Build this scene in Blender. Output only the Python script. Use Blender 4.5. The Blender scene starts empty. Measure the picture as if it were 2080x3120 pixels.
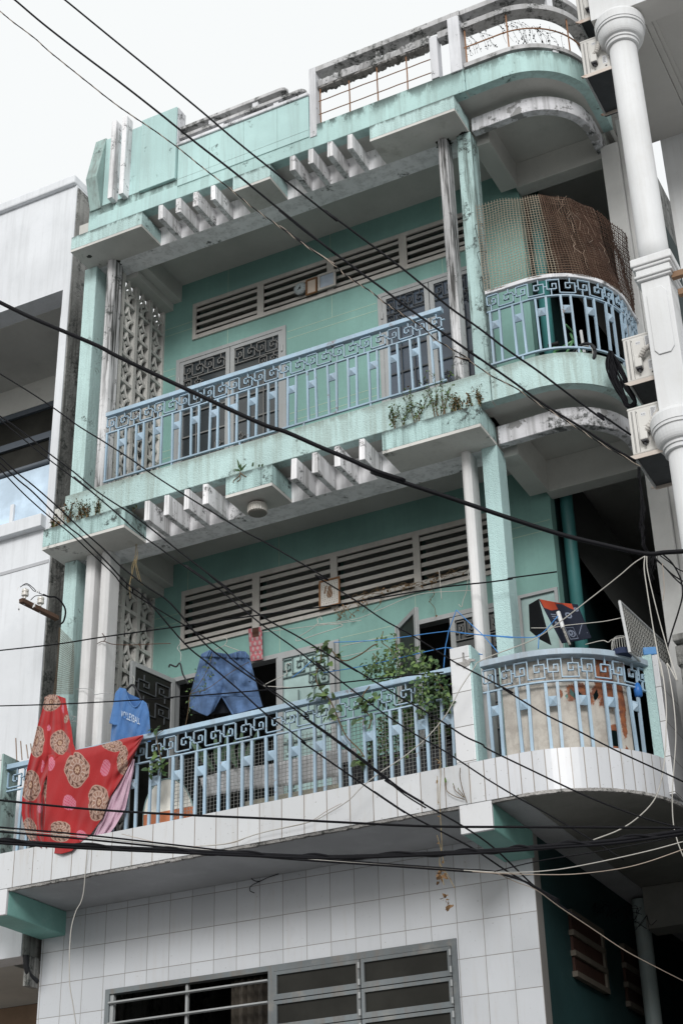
import bpy, math, random
from mathutils import Vector, Matrix
random.seed(7)
S = bpy.context.scene
COL = S.collection
R_ = math.radians

# ---------------------------------------------------------------- camera
CAMZ = 1.6
FPX = 4806.645           # focal length in photo pixels (2080 x 3120 frame)
CR = Vector((0.88926963, 0.45673864, -0.02427628))     # image right
CD = Vector((-0.24053801, 0.42186394, -0.87416948))    # image down
CF = Vector((-0.38902569, 0.78321174, 0.4850138))      # view direction
cam = bpy.data.cameras.new('camera')
cam.sensor_fit = 'VERTICAL'; cam.sensor_height = 36.0; cam.lens = FPX / 3120 * 36.0
cam.clip_end = 500.0
co = bpy.data.objects.new('camera', cam); COL.objects.link(co)
mw = Matrix((CR, -CD, -CF)).transposed().to_4x4(); mw.translation = (0, 0, CAMZ)
co.matrix_world = mw
S.camera = co

# ---------------------------------------------------------------- world: overcast daylight
SUN_EL, SUN_AZ = R_(26), R_(22)      # azimuth measured from -Y (towards the viewer side), positive = from the right
W = bpy.data.worlds.new('World'); S.world = W; W.use_nodes = True
wn = W.node_tree.nodes; wl = W.node_tree.links; wn.clear()
wo = wn.new('ShaderNodeOutputWorld'); wb = wn.new('ShaderNodeBackground')
sk = wn.new('ShaderNodeTexSky'); sk.sky_type = 'NISHITA'; sk.sun_disc = False
sk.sun_elevation = SUN_EL; sk.sun_rotation = R_(180) + SUN_AZ
sk.air_density = 1.0; sk.dust_density = 5.0; sk.ozone_density = 1.0
mx = wn.new('ShaderNodeMixRGB'); mx.inputs[0].default_value = 0.95
mx.inputs[2].default_value = (7.0, 7.15, 7.15, 1)          # cloud layer
wl.new(sk.outputs[0], mx.inputs[1]); wl.new(mx.outputs[0], wb.inputs[0]); wl.new(wb.outputs[0], wo.inputs[0])
wb.inputs[1].default_value = 0.105
sun = bpy.data.lights.new('sun', 'SUN'); sun.energy = 1.7; sun.angle = R_(20); sun.color = (1, 0.985, 0.965)
so = bpy.data.objects.new('sun', sun); COL.objects.link(so)
sd = Vector((math.sin(SUN_AZ) * math.cos(SUN_EL), -math.cos(SUN_AZ) * math.cos(SUN_EL), math.sin(SUN_EL)))
so.rotation_euler = sd.to_track_quat('Z', 'Y').to_euler(); so.location = (-6, -6, 25)
S.view_settings.view_transform = 'Standard'; S.view_settings.look = 'None'
S.view_settings.exposure = 0.42; S.view_settings.gamma = 1.0
S.render.engine = 'CYCLES'; S.cycles.max_bounces = 6; S.cycles.diffuse_bounces = 4
S.cycles.transparent_max_bounces = 12

def ray(fx, fy): return CR * ((fx - 1040) / FPX) + CD * ((fy - 1560) / FPX) + CF
def at(fx, fy, Y):
    r = ray(fx, fy); return r * (Y / r.y) + Vector((0, 0, CAMZ))
REG = dict(A=(640,1280,600), B=(1120,1080,520), C=(1340,160,600), E=(200,520,600), H=(100,1380,600), I=(240,300,400),
 a1=(520,180,480), a2=(920,0,520), a3=(1360,0,520), a4=(1640,0,440), a5=(1680,600,400), a6=(1440,540,540), a7=(1460,820,540), a8=(1800,960,400),
 b1=(320,760,540), b2=(820,640,640), b3=(300,1180,560), b4=(800,900,640), b5=(0,1480,546.5), b6=(440,1600,660), b7=(960,1700,600), b8=(1400,1740,680),
 c1=(40,2080,440), c2=(380,1960,560), c3=(840,1960,640), c4=(1400,1960,680), c5=(0,2480,520), c6=(280,2720,1140), c7=(1400,2400,680), c8=(0,880,546.8),
 k1=(0,0,1040), k2=(1040,0,1040), k3=(0,1040,1040), k4=(1040,1040,1040), k5=(0,2080,1040), k6=(1040,2080,1040), d1=(1820,1380,400))
def px(reg, a, b):
    x, y, w = REG[reg]; return (x + a * w / 1568, y + b * w / 1568)
def pt(reg, a, b, Y): return at(*px(reg, a, b), Y)

# ---------------------------------------------------------------- materials
class NT:
    def __init__(s, name):
        s.m = bpy.data.materials.new(name); s.m.use_nodes = True
        s.n = s.m.node_tree.nodes; s.l = s.m.node_tree.links
        s.b = s.n['Principled BSDF']
    def new(s, t, **kw):
        n = s.n.new(t)
        for k, v in kw.items(): setattr(n, k, v)
        return n
    def link(s, a, b): s.l.new(a, b)
    def pos(s):
        if not hasattr(s, '_p'): s._p = s.new('ShaderNodeNewGeometry').outputs['Position']
        return s._p
    def scaled(s, sc, off=(0, 0, 0)):
        m = s.new('ShaderNodeMapping'); m.inputs['Scale'].default_value = sc; m.inputs['Location'].default_value = off
        s.link(s.pos(), m.inputs[0]); return m.outputs[0]
    def noise(s, scale, detail=5, rough=.6, vec=None):
        n = s.new('ShaderNodeTexNoise'); n.inputs['Scale'].default_value = scale
        n.inputs['Detail'].default_value = detail; n.inputs['Roughness'].default_value = rough
        s.link(vec or s.pos(), n.inputs['Vector']); return n.outputs['Fac']
    def ramp(s, fac, a, b, lo=0., hi=1.):
        r = s.new('ShaderNodeMapRange'); r.interpolation_type = 'SMOOTHSTEP'
        r.inputs[1].default_value = a; r.inputs[2].default_value = b; r.inputs[3].default_value = lo; r.inputs[4].default_value = hi
        s.link(fac, r.inputs[0]); return r.outputs[0]
    def math(s, op, a, b=0.):
        n = s.new('ShaderNodeMath', operation=op)
        for i, v in enumerate((a, b)):
            if isinstance(v, (int, float)): n.inputs[i].default_value = v
            else: s.link(v, n.inputs[i])
        return n.outputs[0]
    def mix(s, fac, a, b):
        n = s.new('ShaderNodeMixRGB')
        for i, v in enumerate((fac, a, b)):
            if isinstance(v, (int, float)): n.inputs[i].default_value = v
            elif isinstance(v, tuple): n.inputs[i].default_value = (*v[:3], 1)
            else: s.link(v, n.inputs[i])
        return n.outputs[0]
    def bump(s, h, strength=.3, dist=.01, prev=None):
        b = s.new('ShaderNodeBump'); b.inputs['Strength'].default_value = strength; b.inputs['Distance'].default_value = dist
        s.link(h, b.inputs['Height'])
        if prev: s.link(prev, b.inputs['Normal'])
        return b.outputs[0]
    def z(s):
        if not hasattr(s, '_z'):
            n = s.new('ShaderNodeSeparateXYZ'); s.link(s.pos(), n.inputs[0]); s._x, s._y, s._z = n.outputs
        return s._z

def paint(name, col, rough=.75, bump=.25, bscale=70, mold=0., mcol=(.035, .04, .037), mscale=3., streak=0., scol=None,
          var=.10, dirt=.0, dcol=(.30, .24, .17), bands=(), bcol=None, chips=0., ccol=(.25, .24, .22), spec=.25, dist=.006, metal=0.):
    t = NT(name)
    big = t.noise(1.1, 4, .55); v = t.ramp(big, .3, .7)
    dark = tuple(c * (1 - var * 1.6) for c in col); lite = tuple(min(1, c * (1 + var * .6)) for c in col)
    c = t.mix(v, dark, lite)
    fine = t.noise(26, 4, .65)
    c = t.mix(t.math('MULTIPLY', t.ramp(fine, .45, .75), .35 * min(1, var * 5)), c, tuple(x * .72 for x in col))
    if dirt:
        d = t.ramp(t.noise(4.5, 6, .7), .52, .75); c = t.mix(t.math('MULTIPLY', d, dirt), c, dcol)
    if streak:
        s1 = t.ramp(t.noise(1, 5, .65, t.scaled((9, 9, .55))), .44, .58)
        s2 = t.ramp(t.noise(1, 3, .6, t.scaled((34, 34, 1.6))), .40, .60)
        sm = t.math('MULTIPLY', t.math('MULTIPLY', s1, t.math('ADD', t.math('MULTIPLY', s2, .6), .4)), streak)
        c = t.mix(sm, c, scol or mcol)
    for (z0, z1, st) in bands:                    # dirt that collects along a weathered edge between two heights
        f = t.ramp(t.z(), z0, z1)
        nn = t.ramp(t.math('ADD', t.noise(1, 6, .72, t.scaled((8, 8, 3.))), t.math('MULTIPLY', f, .20)), .52, .68)
        c = t.mix(t.math('MULTIPLY', t.math('MULTIPLY', f, nn), st), c, bcol or mcol)
    if mold:
        th = .60 - .17 * mold
        m1 = t.ramp(t.noise(mscale, 9, .72), th, th + .07)
        m2 = t.ramp(t.noise(mscale * 7, 6, .75), .40, .56)
        c = t.mix(t.math('MULTIPLY', t.math('MULTIPLY', m1, m2), .92), c, mcol)
    h = t.noise(bscale, 3, .6)
    nrm = t.bump(h, bump, dist)
    if chips:
        cm = t.ramp(t.noise(5.5, 7, .65), .62 - .1 * chips, .64 - .1 * chips)
        c = t.mix(cm, c, ccol); nrm = t.bump(t.math('SUBTRACT', 1., cm), .7, .006, nrm)
    t.link(c, t.b.inputs['Base Color']); t.link(nrm, t.b.inputs['Normal'])
    t.b.inputs['Roughness'].default_value = rough; t.b.inputs['Specular IOR Level'].default_value = spec
    t.b.inputs['Metallic'].default_value = metal
    return t.m

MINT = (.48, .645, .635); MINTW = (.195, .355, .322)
M = {}
M['stucco'] = paint('mint_stucco', MINT, bump=.85, bscale=75, dist=.012, streak=.35, scol=(.20, .26, .24), mold=.05, var=.09, bands=((12.68, 12.775, .9),), bcol=(.05, .065, .06))
M['fascia'] = paint('mint_stucco_stained', MINT, bump=.85, bscale=75, dist=.012, streak=.42, scol=(.24, .27, .23), mold=.02, var=.10,
                    bands=((9.36, 9.52, .55),), bcol=(.16, .17, .14))
M['planter'] = paint('mint_planter_stained', (.43, .60, .59), bump=.85, bscale=75, dist=.012, streak=.6, scol=(.10, .14, .13), mold=.38, mscale=3.4, var=.14, bands=((9.02, 9.13, .85),), bcol=(.05, .065, .06))
M['roofmint'] = paint('mint_parapet', (.44, .625, .615), bump=.35, bscale=60, streak=.26, scol=(.26, .32, .31), mold=.02, var=.08)
M['roofband'] = paint('mint_parapet_band', (.42, .60, .585), bump=.6, bscale=80, streak=.32, scol=(.20, .25, .23), mold=.06, var=.10,
                      bands=((12.9, 13.13, .9),), bcol=(.05, .07, .065))
M['wedge'] = paint('weathered_mint', (.33, .45, .43), bump=.4, streak=.8, scol=(.20, .23, .22), mold=.3, var=.2)
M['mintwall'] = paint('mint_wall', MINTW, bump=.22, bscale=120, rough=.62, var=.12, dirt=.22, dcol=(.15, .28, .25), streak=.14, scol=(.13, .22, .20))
M['mintdark'] = paint('shaded_teal_wall', (.013, .040, .042), bump=.3, bscale=60, rough=.7, var=.2, dirt=.3, dcol=(.026, .055, .056))  # teal taken far down so the passage shade sits in the colour
M['mintbeam'] = paint('teal_beam', (.22, .44, .40), bump=.2, rough=.6, var=.2, dirt=.35, dcol=(.35, .5, .48))
M['pale'] = paint('pale_mint_column', (.46, .64, .635), bump=1., bscale=95, dist=.012, var=.05, streak=.12, scol=(.2, .25, .24))
M['oldcol'] = paint('streaked_mint_column', (.44, .60, .59), bump=.7, bscale=90, dist=.01, streak=1., scol=(.13, .17, .16), mold=.45, mscale=5, var=.2)
M['fin'] = paint('mouldy_white_concrete', (.84, .84, .86), bump=.35, bscale=50, streak=.6, scol=(.20, .195, .19), mold=.30, mscale=7, mcol=(.05, .05, .05), var=.12)
M['finback'] = paint('white_concrete', (.84, .84, .86), bump=.25, streak=.35, scol=(.25, .25, .25), mold=.12, mscale=4, var=.07)
M['archbeam'] = paint('peeling_white_concrete', (.66, .66, .69), bump=.4, streak=.5, scol=(.22, .22, .22), mold=.38, mscale=3, chips=.55, ccol=(.27, .27, .27), var=.12)
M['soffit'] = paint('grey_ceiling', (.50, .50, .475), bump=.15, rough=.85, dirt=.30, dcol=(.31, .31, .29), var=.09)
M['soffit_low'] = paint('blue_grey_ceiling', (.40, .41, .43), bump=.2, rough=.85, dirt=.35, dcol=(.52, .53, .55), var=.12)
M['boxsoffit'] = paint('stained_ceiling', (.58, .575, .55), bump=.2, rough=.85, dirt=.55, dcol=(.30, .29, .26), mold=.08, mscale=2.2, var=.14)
M['post'] = paint('white_post', (.66, .66, .66), bump=.2, bscale=60, streak=.25, scol=(.35, .34, .33), var=.07)
M['oldpost'] = paint('streaked_white_post', (.62, .62, .63), bump=.3, streak=1., scol=(.05, .05, .048), mold=.35, mscale=5, var=.15)
M['parapet'] = paint('grey_white_parapet', (.50, .50, .51), bump=.5, bscale=45, streak=.55, scol=(.2, .2, .19), mold=.58, mscale=4, var=.2)
M['parapetw'] = paint('white_parapet', (.68, .69, .72), bump=.3, streak=.35, scol=(.2, .2, .2), mold=.30, mscale=5, var=.1)
M['broken'] = paint('broken_concrete', (.33, .32, .31), bump=1., bscale=30, dist=.03, mold=.5, mscale=8, var=.35)
M['lattice'] = paint('lattice_concrete', (.58, .57, .54), bump=.3, streak=.4, scol=(.14, .14, .135), mold=.12, mscale=4, var=.18)
M['trim'] = paint('cream_trim', (.47, .45, .42), bump=.2, rough=.6, var=.1, dirt=.15, streak=.2, scol=(.2, .19, .17))
M['slat'] = paint('cream_slat', (.44, .425, .395), bump=.2, rough=.7, var=.12, dirt=.35, dcol=(.22, .2, .17), streak=.0)
M['steel'] = paint('grey_painted_steel', (.33, .345, .35), bump=.1, rough=.45, spec=.4, var=.1, dirt=.3, dcol=(.27, .26, .25), streak=.2, scol=(.22, .2, .18))
M['steelw'] = paint('weathered_grey_steel', (.15, .17, .18), bump=.25, rough=.5, spec=.4, var=.2, dirt=.55, dcol=(.27, .25, .22), streak=.4, scol=(.16, .12, .09))
M['rail'] = paint('pale_blue_steel', (.34, .47, .585), bump=.12, rough=.5, spec=.35, var=.16, dirt=.45, dcol=(.25, .34, .42), streak=.22, scol=(.27, .24, .21), mold=.02, mcol=(.16, .09, .06), mscale=6)
M['railgrey'] = paint('dusty_blue_steel', (.36, .45, .53), bump=.1, rough=.5, spec=.4, var=.16, dirt=.4, dcol=(.26, .31, .35), streak=.3, scol=(.25, .22, .2))
M['rusttan'] = paint('rusty_tan_bar', (.36, .19, .105), bump=.3, rough=.8, var=.3, dirt=.5, dcol=(.22, .11, .065))
M['rust'] = paint('rusty_steel', (.125, .075, .054), bump=.4, rough=.85, var=.35, dirt=.5, dcol=(.12, .06, .04))
M['grille'] = paint('dull_grille', (.20, .20, .195), bump=.1, rough=.6, var=.2); M['grilledim'] = paint('dim_grille', (.075, .082, .09), bump=.1, rough=.6, var=.2)  # second one darker, standing in for bars dimmed behind glass
M['soffit_stair'] = paint('shaded_ceiling', (.21, .21, .195), bump=.2, rough=.9, var=.2, dirt=.4, dcol=(.30, .30, .285))  # darker copy of the grey ceiling, stair shade put into the colour
M['rustwire'] = paint('rusty_wire', (.34, .25, .19), bump=.2, rough=.7, var=.3, dirt=.7, dcol=(.42, .39, .34))
M['rustdark'] = paint('dark_rusty_wire', (.085, .048, .034), bump=.2, rough=.8, var=.4, dirt=.5, dcol=(.07, .045, .035))
M['wire'] = paint('galvanised_wire', (.40, .40, .38), bump=.1, rough=.5, metal=.4, var=.15)
M['concrete'] = paint('old_grey_concrete', (.25, .25, .24), bump=.6, bscale=35, dist=.02, streak=.7, scol=(.06, .06, .055), mold=.55, mscale=3.2, var=.3)
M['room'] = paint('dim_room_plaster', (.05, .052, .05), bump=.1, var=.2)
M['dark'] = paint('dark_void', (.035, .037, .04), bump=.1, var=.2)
M['white_nbr'] = paint('white_render', (.66, .68, .71), bump=.06, rough=.6, var=.06, dirt=.2, dcol=(.47, .50, .54), streak=.22, scol=(.40, .41, .42))
M['white_col'] = paint('white_smooth_paint', (.64, .65, .66), bump=.10, bscale=40, rough=.6, var=.05, dirt=.2, dcol=(.50, .49, .46), streak=.14, scol=(.40, .38, .35))
M['stair_col'] = paint('stained_white_column', (.58, .58, .57), bump=.2, var=.1, dirt=.4, dcol=(.42, .43, .44))
M['soffit_r'] = paint('white_soffit', (.52, .51, .49), bump=.08, rough=.8, var=.06, dirt=.15, dcol=(.42, .40, .38))
M['soil'] = paint('dry_soil', (.12, .085, .055), bump=.8, bscale=40, var=.4)
M['ac'] = paint('grey_beige_plastic', (.56, .55, .525), bump=.05, rough=.45, spec=.4, var=.05, dirt=.10, dcol=(.4, .37, .33))
M['acdark'] = paint('dark_metal_underside', (.045, .05, .055), bump=.1, rough=.55, var=.25, dirt=.35, dcol=(.09, .09, .09))
M['angle'] = paint('pale_angle_iron', (.55, .49, .44), bump=.2, rough=.6, var=.12, dirt=.95, dcol=(.33, .12, .05))
M['sticker'] = paint('pale_sticker', (.62, .63, .65), bump=0.02, rough=.4, var=.05)
M['ink'] = paint('dark_ink', (.05, .05, .055), bump=0.02, rough=.6, var=.05)
M['lagging'] = paint('grey_pipe_wrap', (.50, .48, .45), bump=.5, bscale=20, rough=.7, var=.15, dirt=.4, dcol=(.3, .28, .25))
M['cable'] = paint('black_cable', (.006, .006, .008), bump=.1, rough=.6, spec=.12, var=.2)
M['cablew'] = paint('white_cable', (.46, .445, .41), bump=.1, rough=.5, var=.1)
M['cablet'] = paint('tan_cable', (.42, .35, .29), bump=.1, rough=.5, var=.2)
M['bluerope'] = paint('blue_rope', (.06, .22, .52), bump=.3, rough=.7, var=.15)
M['leaf'] = paint('green_leaf', (.040, .085, .028), bump=.2, bscale=40, rough=.45, spec=.4, var=.30)
M['leafd'] = paint('dull_green_leaf', (.065, .10, .038), bump=.2, rough=.6, var=.30)
M['leaflight'] = paint('pale_green_leaf', (.12, .19, .06), bump=.2, rough=.5, var=.25)
M['leafdry'] = paint('dry_brown_leaf', (.20, .12, .06), bump=.3, rough=.8, var=.3)
M['stem'] = paint('brown_stem', (.15, .105, .06), bump=.3, rough=.8, var=.3)
M['straw'] = paint('straw_stem', (.30, .23, .12), bump=.3, rough=.8, var=.3)
M['agave'] = paint('grey_green_leaf', (.10, .16, .10), bump=.1, rough=.5, var=.2)
M['pipe'] = paint('grey_plastic_pipe', (.30, .36, .36), bump=.05, rough=.4, var=.1, dirt=.2)
M['tealpipe'] = paint('teal_painted_pipe', (.05, .19, .19), bump=.05, rough=.4, spec=.5, var=.12)
M['porcelain'] = paint('white_porcelain', (.62, .60, .56), bump=.05, rough=.25, spec=.5, var=.12, dirt=.3)
M['wood'] = paint('brown_wood', (.24, .12, .055), bump=.3, rough=.6, var=.3)
M['blackplastic'] = paint('black_plastic', (.02, .021, .024), bump=.05, rough=.5, var=.1)
M['whiteplastic'] = paint('white_plastic', (.62, .63, .64), bump=.05, rough=.45, var=.08)
M['brick'] = paint('red_brick', (.22, .075, .045), bump=.7, bscale=30, rough=.9, var=.3)
M['brownwall'] = paint('brown_stone_wall', (.27, .185, .125), bump=.2, var=.2, dirt=.3, dcol=(.17, .11, .075))
M['asphalt'] = paint('asphalt', (.11, .11, .11), bump=.4, var=.2)
M['pavement'] = paint('pavement_slabs', (.22, .216, .21), bump=.3, var=.15)

def glass(name, col, rough=.12, spec=.5):
    t = NT(name); t.b.inputs['Base Color'].default_value = (*col, 1); t.b.inputs['Roughness'].default_value = rough
    t.b.inputs['Specular IOR Level'].default_value = spec
    c = t.mix(t.ramp(t.noise(2.2, 4, .6), .35, .7), col, tuple(x * 1.5 for x in col)); t.link(c, t.b.inputs['Base Color'])
    return t.m
M['glass'] = glass('dark_window_glass', (.030, .036, .040))
M['glassblue'] = glass('blue_grey_glass', (.045, .060, .082), .15, .4)
M['glassdusty'] = glass('dusty_window_glass', (.018, .018, .016), .3, .10)
M['glassgreen'] = glass('frosted_green_glass', (.25, .35, .34), .35)
M['glasspale'] = glass('pale_blue_glass', (.40, .50, .60), .2)
M['mirror'] = glass('grey_mirror_glass', (.30, .35, .41), .15, .6)

def tiles(name, col, w, h, ox, oz, grout=(.16, .15, .135), mort=.0032, uv=False, stain=.3):
    t = NT(name)
    cb = t.new('ShaderNodeCombineXYZ')
    if uv:
        u = t.new('ShaderNodeUVMap'); sp = t.new('ShaderNodeSeparateXYZ'); t.link(u.outputs[0], sp.inputs[0])
        X, Z = sp.outputs[0], sp.outputs[1]
    else:
        t.z(); X, Z = t._x, t._z
    t.link(t.math('SUBTRACT', X, ox), cb.inputs[0]); t.link(t.math('SUBTRACT', Z, oz), cb.inputs[1])
    br = t.new('ShaderNodeTexBrick'); br.offset = 0.0; br.squash = 1.0
    t.link(cb.outputs[0], br.inputs['Vector'])
    for k, v in (('Scale', 1.), ('Mortar Size', mort), ('Mortar Smooth', .15), ('Bias', 0.), ('Brick Width', w), ('Row Height', h)):
        br.inputs[k].default_value = v
    br.inputs['Color1'].default_value = (*col, 1); br.inputs['Color2'].default_value = (*[c * .86 for c in col], 1)
    br.inputs['Mortar'].default_value = (*grout, 1)
    vein = t.ramp(t.noise(1, 7, .7, t.scaled((9, 9, 3.2))), .55, .62)
    c = t.mix(t.math('MULTIPLY', vein, .10), br.outputs['Color'], tuple(x * .62 for x in col))
    c = t.mix(t.math('MULTIPLY', t.ramp(t.noise(1, 5, .65, t.scaled((16, 16, 1.6))), .52, .78), stain), c, (.36, .30, .23))
    c = t.mix(t.math('MULTIPLY', t.ramp(t.noise(45, 2, .5), .70, .74), .6), c, (.2, .19, .17))
    t.link(c, t.b.inputs['Base Color'])
    h1 = t.bump(t.math('SUBTRACT', 1., br.outputs['Fac']), .6, .004); t.link(t.bump(t.noise(5, 2, .5), .05, .02, h1), t.b.inputs['Normal'])
    t.b.inputs['Roughness'].default_value = .28; t.b.inputs['Specular IOR Level'].default_value = .4
    return t.m
M['tilewall'] = tiles('white_wall_tiles', (.51, .53, .56), .2305, .2945, -4.27 - .2305 * 100, 4.29 - .2945 * 100, grout=(.24, .23, .22), mort=.0030, stain=.16)
M['slabtile'] = tiles('white_edge_tiles', (.55, .565, .585), .2095, 1., -9.02 - .2095 * 10, 5.2, grout=(.22, .19, .165), mort=.0042, stain=.42)
M['curvetile'] = tiles('white_curve_tiles', (.56, .575, .605), .1, 1., 0.004, -.3, uv=True, grout=(.26, .235, .21), mort=.0045, stain=.32)
M['pillartile'] = tiles('white_pillar_tiles', (.64, .65, .67), .6, .2945, -14.75, 5.88 - .2945 * 10, stain=.12)

# ---------------------------------------------------------------- mesh builder
class MB:
    def __init__(s): s.v = []; s.f = []; s.uv = None; s.col = None
    def add(s, vs, fs):
        n = len(s.v); s.v += [tuple(v) for v in vs]; s.f += [tuple(i + n for i in f) for f in fs]; return s
    def box(s, x0, x1, y0, y1, z0, z1):
        return s.add([(x0,y0,z0),(x1,y0,z0),(x1,y1,z0),(x0,y1,z0),(x0,y0,z1),(x1,y0,z1),(x1,y1,z1),(x0,y1,z1)],
                     [(0,3,2,1),(4,5,6,7),(0,1,5,4),(1,2,6,5),(2,3,7,6),(3,0,4,7)])
    def obox(s, c, ax, ay, az):            # oriented box: centre and three half-axis vectors
        c, ax, ay, az = Vector(c), Vector(ax), Vector(ay), Vector(az)
        vs = [c + ax * i + ay * j + az * k for k in (-1, 1) for j, i in ((-1, -1), (-1, 1), (1, 1), (1, -1))]
        return s.add(vs, [(0,3,2,1),(4,5,6,7),(0,1,5,4),(1,2,6,5),(2,3,7,6),(3,0,4,7)])
    def prism(s, pts, d):                  # closed 3-d polygon extruded by vector d
        d = Vector(d); n = len(pts); P = [Vector(p) for p in pts]
        return s.add(P + [p + d for p in P], [tuple(range(n))[::-1], tuple(range(n, 2 * n))] + [(i, (i + 1) % n, (i + 1) % n + n, i + n) for i in range(n)])
    def tube(s, pts, r, n=6, cap=True):
        P = [Vector(p) for p in pts]; N = len(P)
        if N < 2: return s
        rs = r if isinstance(r, (list, tuple)) else [r] * N
        rings = []; up = None
        for i, p in enumerate(P):
            t = (P[min(i + 1, N - 1)] - P[max(i - 1, 0)])
            if t.length < 1e-9: t = Vector((0, 0, 1))
            t.normalize()
            if up is None: up = t.orthogonal().normalized()
            up = (up - t * up.dot(t))
            if up.length < 1e-6: up = t.orthogonal()
            up.normalize(); sd_ = t.cross(up)
            rings += [p + (up * math.cos(2 * math.pi * k / n) + sd_ * math.sin(2 * math.pi * k / n)) * rs[i] for k in range(n)]
        fs = [(i * n + k, i * n + (k + 1) % n, (i + 1) * n + (k + 1) % n, (i + 1) * n + k) for i in range(N - 1) for k in range(n)]
        if cap: fs += [tuple(range(n))[::-1], tuple(range((N - 1) * n, N * n))]
        return s.add(rings, fs)
    def lathe(s, c, prof, n=24, axis='Z'):
        c = Vector(c); vs = []
        for (r, h) in prof:
            for k in range(n):
                a = 2 * math.pi * k / n; u, w = r * math.cos(a), r * math.sin(a)
                vs.append(c + (Vector((u, w, h)) if axis == 'Z' else Vector((u, h, w)) if axis == 'Y' else Vector((h, u, w))))
        m = len(prof)
        fs = [(i * n + k, i * n + (k + 1) % n, (i + 1) * n + (k + 1) % n, (i + 1) * n + k) for i in range(m - 1) for k in range(n)]
        return s.add(vs, fs + [tuple(range(n))[::-1], tuple(range((m - 1) * n, m * n))])
    def strip(s, path, z0, z1, th, z0b=None):   # vertical wall along an xy path, thickness th to the inner (left) side
        P = [Vector((a, b, 0)) for a, b in path]; N = len(P); inn = []
        for i in range(N):
            t = (P[min(i + 1, N - 1)] - P[max(i - 1, 0)]).normalized(); inn.append(P[i] + Vector((-t.y, t.x, 0)) * th)
        vs = []
        for i in range(N):
            vs += [(P[i].x, P[i].y, z0), (P[i].x, P[i].y, z1), (inn[i].x, inn[i].y, z1), (inn[i].x, inn[i].y, z0)]
        fs = []
        for i in range(N - 1):
            a, b = 4 * i, 4 * i + 4
            fs += [(a, b, b + 1, a + 1), (a + 1, b + 1, b + 2, a + 2), (a + 2, b + 2, b + 3, a + 3), (a + 3, b + 3, b, a)]
        return s.add(vs, fs + [(0, 1, 2, 3), (4 * N - 1, 4 * N - 2, 4 * N - 3, 4 * N - 4)])
    def grid(s, rows, close=False):
        n = len(rows[0]); fs = [(i * n + k, i * n + k + 1, (i + 1) * n + k + 1, (i + 1) * n + k) for i in range(len(rows) - 1) for k in range(n - 1)]
        return s.add([v for r in rows for v in r], fs)
    def build(s, name, mat, parent=None, bevel=0., smooth=False, solid=0., uvs=None, shift=None):
        me = bpy.data.meshes.new(name)
        off = Vector(parent.location) if parent is not None else Vector((0, 0, 0))
        root = parent
        while root is not None and root.parent is not None: root = root.parent; off = off + Vector(root.location)
        me.from_pydata([Vector(v) - off for v in s.v], [], s.f); me.update()
        if uvs:
            ul = me.uv_layers.new(name='UVMap')
            for lp in me.loops: ul.data[lp.index].uv = uvs[lp.vertex_index]
        me.materials.append(mat)
        if smooth: me.polygons.foreach_set('use_smooth', [True] * len(me.polygons))
        o = bpy.data.objects.new(name, me); COL.objects.link(o)
        if parent is not None: o.parent = parent
        if bevel:
            b = o.modifiers.new('bevel', 'BEVEL'); b.width = bevel; b.segments = 2; b.limit_method = 'ANGLE'; b.angle_limit = R_(40)
        if solid:
            q = o.modifiers.new('solid', 'SOLIDIFY'); q.thickness = solid; q.offset = 0
        return o
def tag(o, label, cat, group=None, kind=None):
    if label: o['label'] = label
    if cat: o['category'] = cat
    if group: o['group'] = group
    if kind: o['kind'] = kind
    return o
def thing(name, label, cat, loc=(0, 0, 0), group=None):
    o = bpy.data.objects.new(name, None); COL.objects.link(o); o.location = loc; o.empty_display_size = .1
    return tag(o, label, cat, group)
def box(name, mat, parent, x0, x1, y0, y1, z0, z1, bevel=.004): return MB().box(x0, x1, y0, y1, z0, z1).build(name, mat, parent, bevel)
def arc(cx, cy, r, a0, a1, n=18): return [(cx + r * math.cos(R_(a0 + (a1 - a0) * i / n)), cy + r * math.sin(R_(a0 + (a1 - a0) * i / n))) for i in range(n + 1)]
def spline(P, n=6):
    P = [Vector(p) for p in P]
    if len(P) < 3: return [P[0].lerp(P[-1], i / 12) for i in range(13)]
    Q = [P[0] * 2 - P[1]] + P + [P[-1] * 2 - P[-2]]; out = []
    for i in range(1, len(Q) - 2):
        a, b, c, d = Q[i - 1], Q[i], Q[i + 1], Q[i + 2]
        for k in range(n):
            t = k / n
            out.append(.5 * ((2 * b) + (c - a) * t + (2 * a - 5 * b + 4 * c - d) * t * t + (3 * b - a - 3 * c + d) * t ** 3))
    return out + [P[-1]]

# ---------------------------------------------------------------- ground
g = MB().grid([[(-200, y, 0), (200, y, 0)] for y in (-150, 150)]).build('ground', M['pavement']); g['kind'] = 'structure'
r = MB().box(-120, 120, -9, 6.5, .004, .008).build('road', M['asphalt']); r['kind'] = 'structure'

def text_mesh(body, size):
    """letter outlines as flat mesh data centred on x = 0, baseline at 0"""
    c = bpy.data.curves.new('t', 'FONT'); c.body = body; c.size = size; c.align_x = 'CENTER'; c.resolution_u = 2
    o = bpy.data.objects.new('t', c); COL.objects.link(o); dg = bpy.context.evaluated_depsgraph_get(); dg.update()
    me = bpy.data.meshes.new_from_object(o.evaluated_get(dg)); v = [(q.co.x, q.co.y) for q in me.vertices]; f = [tuple(p.vertices) for p in me.polygons]
    bpy.data.objects.remove(o); bpy.data.curves.remove(c); bpy.data.meshes.remove(me); return v, f
# ================================================================ THE MINT TOWN HOUSE
H = thing('town_house', 'mint green three storey town house with stacked balconies and a rounded stair corner', 'building', (-6.4, 12.4, 0))
YW = 12.39                        # balcony back wall plane (upper floors)

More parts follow.
